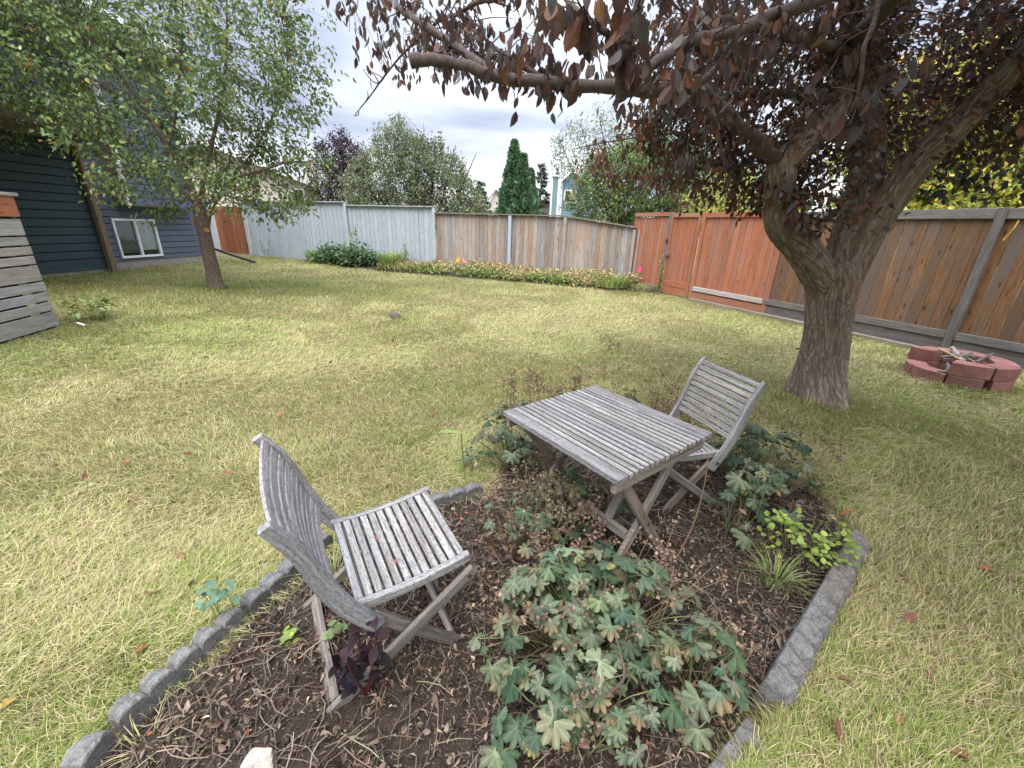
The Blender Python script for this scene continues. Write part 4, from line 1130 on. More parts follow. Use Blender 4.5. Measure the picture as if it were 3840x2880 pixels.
    # overhead, above the top of the frame; unseen crown widened to cast shade
    C = crown_pts([(0.5, 0, 3.15), (6.4, 0, 3.0), (6.4, 0, 4.6), (0.5, 0, 4.6)], 1.3, 2.4, 620, 0.25, 23)
    clusters(lf, None, C, limb_cloud([L1, L2, L3, B4], 40), 24, 0.28, 0.13, DARK, [6, 2, 1, 2, 5, 1], LEAF_SM, 0.3, 0)
    C = crown_pts([(1.0, 0, 3.3), (5.0, 0, 3.2), (5.0, 0, 4.6), (1.0, 0, 4.6)], -0.1, 1.5, 330, 0.2, 29)  # leaf mass added out of view to shade the lower right lawn
    clusters(lf, None, C, limb_cloud([L1, L2, L3, B4], 40), 24, 0.28, 0.14, DARK, [6, 2, 1, 2, 5, 1], LEAF_SM, 0.3, 0)
    C = crown_pts([(-0.6, 0, 2.62), (1.4, 0, 2.6), (1.6, 0, 3.2), (-0.6, 0, 3.2)], 2.7, 0.5, 26, 0.4, 13)
    clusters(lf, tw, C, limb_cloud([B4, B7, B12, B6], 40), 12, 0.13, 0.06, DARK, [6, 2, 1, 2, 5, 1], LEAF_NARROW, 0.6, 0.004, hang=True)
    for m_ in (lf, tw):
        m_.v = [v - off for v in m_.v]
    tw.build('twigs', M['bark_smooth'], t, smooth=True)
    lf.build('foliage', M['leaf_dark'], t)
    fr = MB()
    bm = bmesh.new(); bmesh.ops.create_icosphere(bm, subdivisions=2, radius=1.0)
    SV = np.array([v.co[:] for v in bm.verts]); SF = np.array([[v.index for v in f.verts] for f in bm.faces]); bm.free()
    Q = np.concatenate([resample(B1, 60)[14:50, :3], resample(L1, 60)[20:, :3], resample(B4, 60)[20:, :3]])
    Q = np.concatenate([resample(L1, 60)[15:50, :3], resample(L2, 60)[20:40, :3], resample(B11, 60)[10:, :3]]); p = Q[rng.integers(0, len(Q), 16)] + rng.normal(0, 0.10, (16, 3)) - np.array([0, 0, 0.03]) - off
    fr.add(SV * 0.009, SF)
    a0 = fr.build('crab_apple', M['red'], t, smooth=True); a0.location = p[0]
    for q in p[1:]:
        a1 = a0.copy(); col0.objects.link(a1); a1.parent = t; a1.location = q
big_tree()

# ================================================================== young tree by the house
ST = [(-6.85,9.44,-0.10,0.24),(-6.85,9.44,-0.02,0.20),(-6.86,9.44,0.20,0.155),(-6.86,9.44,0.60,0.135),(-6.86,9.44,0.96,0.128),(-6.85,9.44,1.53,0.125),(-6.84,9.44,1.80,0.115)]
S1 = [(-6.85,9.44,1.72,0.085),(-6.96,9.40,2.33,0.075),(-7.13,9.35,2.83,0.065),(-7.29,9.30,3.28,0.055),(-7.50,9.20,3.80,0.04),(-7.73,9.10,4.30,0.03),(-8.05,9.00,4.90,0.02),(-8.30,9.00,5.33,0.01)]
S2 = [(-6.86,9.50,1.76,0.06),(-6.71,9.60,2.36,0.05),(-6.42,9.70,3.07,0.04),(-6.04,9.70,3.90,0.03),(-5.77,9.70,4.74,0.02),(-5.57,9.70,5.65,0.01)]
S3 = [(-6.81,9.45,1.30,0.06),(-6.57,9.40,1.72,0.05),(-6.25,9.40,2.05,0.045),(-5.95,9.40,2.32,0.035),(-5.33,9.30,2.46,0.025),(-4.73,9.30,2.64,0.02),(-4.07,9.30,2.66,0.01)]
S4 = [(-6.88,9.40,1.84,0.05),(-7.22,9.20,2.22,0.04),(-7.54,9.00,2.48,0.035),(-7.94,8.90,2.65,0.025),(-8.43,8.80,3.01,0.015),(-8.99,8.60,3.24,0.01)]
S5 = [(-6.01,9.40,2.29,0.02),(-5.46,9.50,2.90,0.018),(-5.03,9.60,3.51,0.015),(-4.67,9.70,4.32,0.012),(-4.62,9.70,5.13,0.008)]
S6 = [(-7.13,9.35,2.83,0.03),(-6.85,9.40,3.49,0.025),(-6.63,9.50,4.28,0.02),(-6.37,9.50,5.14,0.012),(-6.27,9.50,5.68,0.01)]
S7 = [(-6.26,9.40,2.00,0.02),(-5.59,9.20,1.84,0.015),(-5.00,9.10,1.58,0.01),(-4.35,9.00,1.69,0.006)]
S8 = [(-7.29,9.30,3.28,0.03),(-8.0,9.0,3.9,0.025),(-9.0,8.7,4.5,0.018),(-10.0,8.5,5.0,0.008)]
S9 = [(-7.54,9.0,2.48,0.02),(-8.4,8.6,3.3,0.018),(-9.4,8.3,3.9,0.012),(-10.3,8.2,4.1,0.006)]
CR_S = [(-9.97,0,6.05),(-4.06,0,6.21),(-4.18,0,5.44),(-3.83,0,4.91),(-3.83,0,4.27),(-4.27,0,3.69),(-4.47,0,3.25),(-4.11,0,2.85),(-4.29,0,2.25),(-4.77,0,1.75),(-5.42,0,1.50),(-5.98,0,1.68),(-6.41,0,2.0),(-6.83,0,2.05),(-7.19,0,1.62),(-7.87,0,1.70),(-8.12,0,2.55),(-8.43,0,2.85),(-8.82,0,3.05),(-9.45,0,3.0),(-10.3,0,2.75),(-11.2,0,2.8)]
def young_tree():
    off = np.array([-6.86, 9.44, 0])
    t = empty('young_tree', tuple(off), 0, 'young green tree with slim forked trunk on the lawn before the blue house', 'tree')
    m = MB(); P = resample(ST, 50); tube(m, P[:, :3] - off, P[:, 3], 40, (1, 1, 1), 0.035, 6); m.build('trunk', M['bark_young'], t, smooth=True)
    m = MB()
    for p, r_ in (((-6.74, 9.36, 1.28), 0.05), ((-6.98, 9.38, 1.46), 0.035)):
        d = unit(np.array(p) - np.array([-6.86, 9.44, p[2] - 0.03]))
        tube(m, [np.array(p) - d * 0.06 - off, np.array(p) + d * 0.03 - off], r_, 10, (2.6, 1.7, 1.0))
    m.build('pruned_stub', M['bark_young'], t)
    limbs = [S1, S2, S3, S4, S5, S6, S7, S8, S9]
    m = limbs_mesh([[(a - off[0], b - off[1], c, d) for a, b, c, d in L] for L in limbs], 12, 36, 0.03, 4); m.build('branches', M['bark_young'], t, smooth=True)
    lf, tw = MB(), MB()
    G = [(0.115, 0.175, 0.060), (0.155, 0.22, 0.072), (0.225, 0.265, 0.085), (0.085, 0.13, 0.06), (0.26, 0.23, 0.05), (0.35, 0.16, 0.05)]
    anchor = limb_cloud(limbs, 40)
    C = crown_pts(CR_S, 9.3, 1.8, 1050, 0.365, 12)
    clusters(lf, tw, C, anchor, 25, 0.25, 0.092, G, [5, 5, 2.2, 3, 0.5, 0.15], LEAF_BIG, 0.55, 0.008, reach=0.9)
    # denser towards the house
    Cl = crown_pts([(-12.0, 0, 6.2), (-8.0, 0, 6.2), (-8.0, 0, 4.1), (-9.2, 0, 3.5), (-10.4, 0, 3.1), (-11.6, 0, 3.1)], 8.6, 1.3, 240, 0.25, 12)
    clusters(lf, tw, Cl, anchor, 23, 0.26, 0.095, G, [4, 5, 2.5, 3, 0.5, 0.15], LEAF_BIG, 0.55, 0.008, reach=0.9)
    # single sprays standing out of the outline
    S = [(-4.0, 9.3, 2.75), (-3.95, 9.2, 2.45), (-4.3, 9.1, 1.75), (-4.1, 9.1, 2.0), (-4.7, 9.0, 1.55), (-5.0, 9.1, 1.45), (-3.7, 9.5, 4.6), (-3.7, 9.6, 5.1), (-4.3, 9.4, 3.3), (-7.6, 8.9, 1.45), (-7.3, 9.0, 1.5), (-3.8, 9.3, 2.6)]
    clusters(lf, tw, np.array(S), anchor, 16, 0.16, 0.085, G, [5, 5, 2.2, 3, 0.5, 0.15], LEAF_BIG, 0.5, 0.006, reach=0.9)
    for m_ in (lf, tw): m_.v = [v - off for v in m_.v]
    tw.build('twigs', M['bark_young'], t, smooth=True)
    lf.build('foliage', M['leaf'], t)
young_tree()

# ================================================================== trees beyond the fences
def leafy_tree(name, label, base, poly, Y, thick, K, per, spread, ln, cols, wts, trunk_r=0.12, lump=0.35, seed=4, stems=3, tpl=LEAF_SM, bark='bark_smooth', group='trees beyond the fences', shoots=0):
    off = np.array([*base, 0.0])
    t = empty(name, tuple(off), 0, label, 'tree', group)
    P = np.array([(p[0], p[2]) for p in poly]); cx, cz = P.mean(0); zt = P[:, 1].max()
    limbs = []
    fork = np.array([base[0], base[1], max(0.8, P[:, 1].min() * 0.5 + 0.3)])
    limbs.append([(*(off[:2]), -0.1, trunk_r * 1.3), (*(off[:2] + rng.normal(0, 0.03, 2)), fork[2] * 0.5, trunk_r), (*fork, trunk_r * 0.85)])
    xs = np.linspace(P[:, 0].min() * 0.8 + cx * 0.2, P[:, 0].max() * 0.8 + cx * 0.2, stems * 2 + 1)
    for x in xs:
        zz = zt - (zt - cz) * (0.25 + 1.2 * abs(x - cx) / (np.ptp(P[:, 0]) + 1e-6))
        e_ = np.array([x, Y + rng.uniform(-0.6, 0.6) * thick, zz]); mid = (fork + e_) / 2 + np.array([0, 0, -0.15 * np.linalg.norm(e_ - fork) * (abs(x - cx) > 1)]) + rng.normal(0, 0.1, 3)
        limbs.append([(*fork, trunk_r * 0.6), (*mid, trunk_r * 0.35), (*e_, 0.012)])
    m = limbs_mesh([[(a - off[0], b - off[1], c, d) for a, b, c, d in L] for L in limbs], 8, 20, 0.03, 3); m.build('trunk', M[bark], t, smooth=True)
    anchor = limb_cloud(limbs, 30)
    lf, tw = MB(), MB()
    C = crown_pts(poly, Y, thick, K, lump, seed)
    clusters(lf, tw, C, anchor, per, spread, ln, cols, wts, tpl, 0.35, 0.010, reach=1.0)
    for k in range(shoots):
        # upright water shoots at the top of the crown
        x = rng.uniform(P[:, 0].min() + 0.5, P[:, 0].max() - 0.3); col_ = P[np.abs(P[:, 0] - x).argsort()[:2]]
        zz = col_[:, 1].mean(); p0 = np.array([x, Y + rng.uniform(-0.5, 0.5), zz - 0.7]); p1 = p0 + np.array([rng.normal(0, 0.15), 0, rng.uniform(0.6, 1.15)])
        tube(tw, resample([p0, (p0 + p1) / 2 + rng.normal(0, 0.04, 3), p1], 6), np.linspace(0.014, 0.005, 6), 4, (0.8, 0.8, 0.8), cap=False)
        n_ = 26; u = rng.random(n_)[:, None]
        ax = rand_unit(n_) + np.array([0, 0, 0.4])
        put_leaves(lf, p0 + (p1 - p0) * u + rng.normal(0, 0.03, (n_, 3)), ax, rand_unit(n_) + np.array([0, 0, 1.0]), ln * rng.uniform(0.8, 1.3, n_), palette(n_, cols, wts), tpl)
    for m_ in (lf, tw): m_.v = [v - off for v in m_.v]
    if tw.n: tw.build('twigs', M[bark], t)
    lf.build('crown', M['leaf'], t)
    return t
CR_APPLE = [(-7.66,0,1.14),(-7.75,0,3.02),(-7.04,0,3.9),(-6.33,0,4.3),(-5.69,0,5.4),(-4.97,0,5.65),(-4.63,0,5.0),(-4.05,0,4.9),(-3.55,0,5.1),(-3.19,0,4.4),(-2.70,0,4.4),(-2.32,0,3.7),(-1.82,0,3.2),(-1.31,0,2.49),(-1.19,0,1.35)]
AP = [(0.14, 0.17, 0.085), (0.20, 0.235, 0.125), (0.27, 0.29, 0.17), (0.095, 0.12, 0.065), (0.25, 0.24, 0.10)]
leafy_tree('apple_tree', 'pale grey green apple tree with upright shoots behind the grey and bare wood fences', (-4.3, 19.5), CR_APPLE, 19.5, 1.7, 900, 30, 0.30, 0.125, AP, [4, 4, 2.2, 3, 1], 0.16, 0.30, 4, 3, shoots=26)
CR_PURPLE = [(-10.76,0,1.01),(-10.69,0,3.24),(-9.96,0,5.12),(-9.08,0,5.75),(-8.07,0,5.58),(-7.48,0,4.59),(-7.80,0,1.11)]
leafy_tree('purple_tree', 'dark purple leaved tree behind the grey fence, left of the apple tree', (-9.2, 23.0), CR_PURPLE, 23.0, 1.4, 520, 30, 0.3, 0.125, [(0.045, 0.025, 0.04), (0.07, 0.035, 0.055), (0.03, 0.02, 0.03)], [3, 2, 2], 0.12, 0.25, 4, 2)
CR_RG = [(2.0,0,1.50),(1.60,0,2.39),(1.80,0,3.1),(2.2,0,3.7),(3.2,0,4.3),(4.6,0,4.6),(6.0,0,4.2),(7.0,0,3.2),(7.4,0,1.6)]
RG = [(0.13, 0.195, 0.065), (0.18, 0.25, 0.085), (0.24, 0.29, 0.10), (0.09, 0.14, 0.055), (0.26, 0.24, 0.06)]
leafy_tree('green_tree', 'dense mid green tree leaning over the back corner of the fence', (4.2, 15.4), CR_RG, 15.2, 1.3, 1000, 34, 0.26, 0.095, RG, [4, 4, 2, 3, 0.8], 0.13, 0.22, 4, 3)
CR_RG2 = [(1.9,0,3.0),(1.12,0,3.4),(0.92,0,4.2),(1.47,0,5.0),(2.55,0,5.5),(4.03,0,5.5),(5.67,0,4.7),(6.2,0,3.6),(4,0,3.2)]
leafy_tree('silver_tree', 'airy silvery green tree with thin sprays against the sky, above the green corner tree', (3.9, 17.2), CR_RG2, 16.6, 1.1, 210, 24, 0.30, 0.095, [(0.20, 0.24, 0.14), (0.28, 0.32, 0.20), (0.15, 0.19, 0.10)], [3, 2, 2], 0.09, 0.42, 7, 3)
# sprig hanging over the orange panel
YC = [(0.58, 0.52, 0.10), (0.48, 0.52, 0.13), (0.36, 0.44, 0.12), (0.62, 0.46, 0.09), (0.26, 0.33, 0.09)]
CR_YEL = [(7.2,0,1.54),(6.9,0,2.72),(6.6,0,3.9),(6.8,0,4.4),(7.6,0,5.0),(10.4,0,5.6),(14.0,0,5.0),(15.5,0,1.5)]
leafy_tree('yellow_tree', 'yellow green autumn tree behind the brown fence on the far right', (10.2, 9.4), CR_YEL, 9.4, 1.5, 1700, 32, 0.30, 0.15, YC, [4, 4, 3, 2, 2], 0.13, 0.33, 4, 4)
CR_YEL2 = [(4.6,0,1.60),(4.7,0,2.45),(5.1,0,3.1),(6.2,0,3.2),(7.6,0,2.8),(8.2,0,1.70)]
leafy_tree('yellow_bush', 'smaller yellow turning tree behind the wide orange gate', (6.6, 12.2), CR_YEL2, 12.2, 1.0, 420, 28, 0.25, 0.085, YC, [3, 3, 4, 1, 3], 0.09, 0.3, 4, 2)

def conifer(name, label, x, y, h, r, K, cols, wts, tpl_len, cat='conifer', columnar=True, group=None, gaps=0.0):
    t = empty(name, (x, y, 0), 0, label, cat, group)
    m = MB(); tube(m, resample([(0, 0, -0.1), (0.02, 0, h * 0.5), (0, 0, h)], 12), np.linspace(r * 0.12, 0.01, 12), 7); m.build('trunk', M['bark_smooth'], t)
    lf = MB()
    if columnar:
        z = rng.random(K) ** 0.85 * (h * 0.97)
        prof = r * np.interp(z / h, [0, 0.1, 0.3, 0.6, 0.82, 0.92, 1], [0.8, 1.0, 0.98, 0.62, 0.30, 0.13, 0.01])
        a = rng.uniform(0, 2 * np.pi, K)
        lum = 1 + 0.34 * np.sin(3 * a + z * 2.3) * np.sin(5 * a - z * 3.7) + 0.16 * rng.normal(size=K)
        rr = prof * np.sqrt(rng.uniform(0.45, 1, K)) * lum
        p = np.c_[rr * np.cos(a), rr * np.sin(a), z]
        ax = np.c_[np.cos(a) * 0.55, np.sin(a) * 0.55, np.full(K, 1.0)] + 0.45 * rng.normal(size=(K, 3))
        put_leaves(lf, p, ax, rand_unit(K), tpl_len * rng.uniform(0.6, 1.3, K), palette(K, cols, wts), LEAF_SM)
    else:
        nw = int(h / 0.42)
        for k in range(nw):
            z = h * (0.12 + 0.88 * k / nw); R_ = r * (1 - k / nw) ** 0.8 + 0.08
            nb = max(4, int(9 * (1 - 0.5 * k / nw)))
            for b_ in range(nb):
                if rng.random() < gaps: continue
                a = rng.uniform(0, 6.283); L = R_ * rng.uniform(0.65, 1.1)
                q = 34; u = rng.random(q) ** 0.7
                p = np.c_[np.cos(a) * L * u, np.sin(a) * L * u, z - 0.22 * L * u + 0.12 * L * u * u] + rng.normal(0, 0.05, (q, 3))
                ax = np.c_[np.full(q, np.cos(a)), np.full(q, np.sin(a)), np.full(q, -0.5)] + 0.7 * rng.normal(size=(q, 3))
                put_leaves(lf, p, ax, rand_unit(q), tpl_len * rng.uniform(0.6, 1.3, q), palette(q, cols, wts), LEAF_SM)
    lf.build('foliage', M['leaf'], t)
CED = [(0.085, 0.165, 0.085), (0.12, 0.215, 0.11), (0.18, 0.28, 0.14), (0.05, 0.11, 0.06)]
conifer('cedar', 'tallest green cedar of the clump beyond the bare wood fence', -0.30, 24.0, 5.8, 0.85, 9000, CED, [4, 4, 1.5, 3], 0.2, group='cedars beyond the bare wood fence')
conifer('cedar', 'middle green cedar of the clump beyond the bare wood fence', 0.18, 23.5, 5.1, 0.75, 7500, CED, [4, 4, 1.5, 3], 0.2, group='cedars beyond the bare wood fence')
conifer('cedar', 'shortest green cedar of the clump, on its right side', 0.62, 24.2, 4.5, 0.55, 5500, CED, [4, 4, 1.5, 3], 0.2, group='cedars beyond the bare wood fence')
conifer('spruce', 'thin dark spruce standing alone against the sky between cedars and blue house', 2.27, 47.0, 8.0, 1.6, 0, [(0.06, 0.085, 0.06), (0.09, 0.10, 0.07)], [1, 1], 0.28, columnar=False, gaps=0.25, group='far spruces')
conifer('spruce', 'small distant spruce between apple tree and cedars', -3.45, 41.0, 5.6, 1.4, 0, [(0.05, 0.085, 0.05), (0.08, 0.11, 0.07)], [1, 1], 0.3, columnar=False, gaps=0.15, group='far spruces')

# ================================================================== houses beyond
def sc(P, k=1.5):
    return (P[0] * k, P[1] * k, 1.55 + (P[2] - 1.55) * k)
def bx(x0, x1, y0, y1, z0, z1, mat, name, parent, ch=0.01, col=(1, 1, 1)):
    mb = MB(); box(mb, ((x0 + x1) / 2, (y0 + y1) / 2, (z0 + z1) / 2), (1, 0, 0), (0, 1, 0), (0, 0, 1), x1 - x0, y1 - y0, z1 - z0, ch, col)
    return mb.build(name, mat, parent)
bh = empty('neighbour_house', (3.2, 45.0, 0), 0, 'blue two storey neighbour house with tall chimney and white trimmed window', 'house', 'houses beyond the fences')
mb = MB()
def lapF(mb, x0, x1, z0, z1, pitch, y):
    z = z0
    while z < z1 - 1e-3:
        b = min(z + pitch, z1)
        mb.add([(x0, y, z), (x1, y, z), (x1, y + 0.02, b), (x0, y + 0.02, b), (x0, y + 0.3, b), (x1, y + 0.3, b), (x0, y + 0.3, z), (x1, y + 0.3, z)],
               [(0, 1, 2, 3), (1, 7, 5, 2), (6, 0, 3, 4), (0, 6, 7, 1)], tint(0.92, 1.06, 0.01)); z = b
lapF(mb, 1.02, 4.6, 0, 5.2, 0.22, 0.0)
mb.add([(1.02, 0, 5.2), (4.6, 0, 5.2), (4.2, 0, 5.45), (1.85, 0, 6.75), (1.02, 0, 6.0)], [(0, 1, 2, 3, 4)])
mb.build('wall', M['blue'], bh)
bx(0.03, 0.70, -0.5, 0.6, 0, 6.35, M['teal'], 'chimney', bh)
mb = MB()
board(mb, (0.05, -0.53, 0), (0.05, -0.53, 6.3), 0.16, 0.05, (1, 0, 0)); board(mb, (0.72, -0.53, 0), (0.72, -0.53, 6.3), 0.16, 0.05, (1, 0, 0)); board(mb, (1.08, -0.05, 0), (1.08, -0.05, 5.9), 0.16, 0.05, (1, 0, 0))
board(mb, (0.75, -0.25, 5.85), (1.9, -0.25, 6.95), 0.25, 0.5, (0, 0, 1)); board(mb, (1.9, -0.25, 6.95), (4.6, -0.25, 5.3), 0.25, 0.5, (0, 0, 1))
board(mb, (-0.03, -0.5, 6.38), (0.8, -0.5, 6.38), 0.1, 0.3, (0, 0, 1))
mb.build('trim', M['trim'], bh)
mb = MB(); tube(mb, [(0.55, 0, 6.3), (0.55, 0, 6.95)], 0.1, 8); tube(mb, [(0.55, 0, 6.95), (0.55, 0, 7.1)], 0.16, 8); mb.build('flue', M['metal'], bh)
mb = MB(); mb.add([(0.7, -0.5, 5.98), (1.9, -0.5, 7.1), (1.9, 8, 7.1), (0.7, 8, 5.98), (4.7, -0.5, 5.4), (4.7, 8, 5.4)], [(0, 1, 2, 3), (1, 4, 5, 2)]); mb.build('roof', M['roof'], bh)
x0, x1, z0, z1 = 1.40, 2.62, 4.05, 5.2
mb = MB()
for a, b in (((x0, -0.04, z0), (x1, -0.04, z0)), ((x0, -0.04, z1), (x1, -0.04, z1))): board(mb, a, b, 0.16, 0.08, (0, 0, 1))
for x in (x0, x1, (x0 + x1) / 2): board(mb, (x, -0.045, z0 + 0.08), (x, -0.045, z1 - 0.08), 0.14, 0.08, (1, 0, 0))
wn2 = mb.build('window', M['trim'], bh)
bx(x0 + 0.06, x1 - 0.06, -0.03, -0.02, z0 + 0.06, z1 - 0.06, M['dark_room'], 'pane', wn2)
bx(x0 + 0.72, x1 - 0.1, -0.034, -0.031, z0 + 0.3, z1 - 0.1, M['beige'], 'blind', wn2, 0.001)

gr = empty('garage', (2.9, 49.5, 0), 0, 'beige garage with a grey shingled roof between cedars and blue house', 'garage', 'houses beyond the fences')
mb = MB(); lapF(mb, -1.0, 1.6, 0, 4.3, 0.25, 0.0); mb.build('wall', M['beige'], gr)
mb = MB(); mb.add([(-3.0, -0.5, 4.05), (0.9, -0.5, 4.45), (0.9, 4.5, 6.2), (-0.9, 4.5, 6.2), (-3.0, -0.5, 3.9), (0.9, -0.5, 4.3)], [(0, 1, 2, 3), (4, 5, 1, 0)]); mb.build('roof', M['roof'], gr)
mb = MB(); board(mb, (-3.0, -0.53, 3.93), (0.95, -0.53, 4.36), 0.22, 0.05, (0, 0, 1)); mb.build('trim', M['trim'], gr)

nh = empty('beige_house', (-13.0, 28.0, 0), 0, 'pale beige bungalow glimpsed through the young tree, above the grey fence', 'house', 'houses beyond the fences')
mb = MB(); lapF(mb, -9.0, 0.1, 0, 3.75, 0.2, 0.0); mb.add([(-9, 0, 3.75), (0.1, 0, 3.75), (-6, 0, 5.4)], [(0, 1, 2)]); mb.build('wall', M['beige'], nh)
mb = MB(); mb.add([(1.0, -0.6, 3.45), (1.0, 7, 3.45), (-6, 7, 5.75), (-6, -0.6, 5.75), (-11, -0.6, 4.2), (-11, 7, 4.2), (1.0, -0.6, 3.3), (-6, -0.6, 5.55), (-11, -0.6, 4.0)], [(0, 1, 2, 3), (3, 2, 5, 4), (0, 3, 7, 6), (3, 4, 8, 7)]); mb.build('roof', M['roof'], nh)
mb = MB(); board(mb, (1.0, -0.64, 3.42), (-6, -0.64, 5.70), 0.2, 0.05, (0, 0, 1)); mb.build('fascia', M['trim'], nh)
bx(-0.6, 0.1, 0.5, 1.2, 3.2, 5.0, M['beige'], 'chimney', nh)
mb = MB()
x0, x1, z0, z1 = -1.15, -0.45, 2.3, 3.35
for a, b in (((x0, -0.04, z0), (x1, -0.04, z0)), ((x0, -0.04, z1), (x1, -0.04, z1))): board(mb, a, b, 0.1, 0.06, (0, 0, 1))
for x in (x0, x1): board(mb, (x, -0.045, z0 + 0.05), (x, -0.045, z1 - 0.05), 0.1, 0.06, (1, 0, 0))
w3 = mb.build('window', M['trim'], nh); bx(x0 + 0.05, x1 - 0.05, -0.03, -0.02, z0 + 0.05, z1 - 0.05, M['dark_room'], 'pane', w3)
fh = empty('far_house', (-1.9, 60.0, 0), 0, 'tiny distant house gable just above the bare wood fence', 'house', 'houses beyond the fences')
mb = MB(); lapF(mb, -2.0, 1.0, 0, 4.6, 0.4, 0); mb.add([(-2.0, 0, 4.6), (1.0, 0, 4.6), (-1.2, 0, 6.0)], [(0, 1, 2)]); mb.build('wall', M['beige'], fh)
mb = MB(); board(mb, (1.4, -0.1, 4.4), (-1.2, -0.1, 6.1), 0.25, 0.3, (0, 0, 1)); board(mb, (-1.2, -0.1, 6.1), (-2.4, -0.1, 4.6), 0.25, 0.3, (0, 0, 1)); mb.build('roof', M['roof'], fh)

# ================================================================== garden bed plants
def geranium_leaf(seed):
    """palmate, lobed and toothed leaf, radius 1, stalk at origin pointing -x; returns verts, faces, vein shade"""
    r2 = np.random.default_rng(seed)
    lob = 7; per = 8; A = np.linspace(-2.45, 2.45, lob * per + 1)
    ph = (A + 2.45) / 4.9 * lob % 1.0
    big = np.exp(-((A / 2.6) ** 2) * 0.5)
    lobe = 0.64 + 0.36 * np.sin(np.pi * ph) ** 0.75
    tooth = 0.10 * np.abs(np.sin(3 * np.pi * ph)) * np.sin(np.pi * ph)
    Rr = (lobe + tooth) * (0.78 + 0.25 * big) * (1 + 0.04 * r2.normal(size=len(A)))
    rings = [0.0, 0.28, 0.58, 0.82, 1.0]
    V = [(0, 0, 0)]; S = [1.5]
    vein = np.exp(-((ph - 0.5) / 0.09) ** 2)
    wav = r2.uniform(0, 6, 3)
    for q in rings[1:]:
        for k, a in enumerate(A):
            rr = Rr[k] * q if q > 0.6 else (0.72 * q + 0.28 * q * Rr[k])
            z = -0.16 * q * q + 0.018 * q * np.sin(2 * np.pi * lob * (a + 2.45) / 4.9 - np.pi / 2) + 0.10 * q * q * np.sin(3 * a + wav[0]) + 0.07 * q * q * np.sin(5 * a + wav[1]) + 0.03 * q * r2.normal()
            V.append((rr * np.cos(a), rr * np.sin(a), z)); S.append(0.90 + 0.5 * vein[k] * (1 - 0.6 * q) - 0.12 * (q > 0.9) + 0.06 * r2.normal())
    n = len(A); T = [[0, 1 + k, 2 + k] for k in range(n - 1)]; Q = []
    for i in range(len(rings) - 2):
        a = 1 + i * n
        Q += [[a + k, a + n + k, a + n + k + 1, a + k + 1] for k in range(n - 1)]
    return np.array(V, float), [np.array(T), np.array(Q)], np.array(S)
GL = [geranium_leaf(s) for s in range(5)]
GCOL = [(0.128, 0.163, 0.100), (0.162, 0.190, 0.118), (0.095, 0.134, 0.082), (0.205, 0.212, 0.118), (0.062, 0.100, 0.056)]

def crumple(mb, pos, size, col):
    """small crumpled dry bits (seed heads, withered leaves)"""
    K = len(pos)
    tv = np.array([(0, 0, 0), (1, 0.3, 0.2), (0.6, 1, -0.2), (-0.3, 0.8, 0.5), (0.4, 0.5, 1.0)], float) - 0.4
    tf = [np.array([[0, 1, 4], [1, 2, 4], [2, 3, 4], [3, 0, 4]])]
    X = rand_unit(K); N = rand_unit(K); Y = unit(np.cross(N, X)); Z = np.cross(X, Y)
    mb.inst(tv, tf, pos, X, Y, Z, size, col)

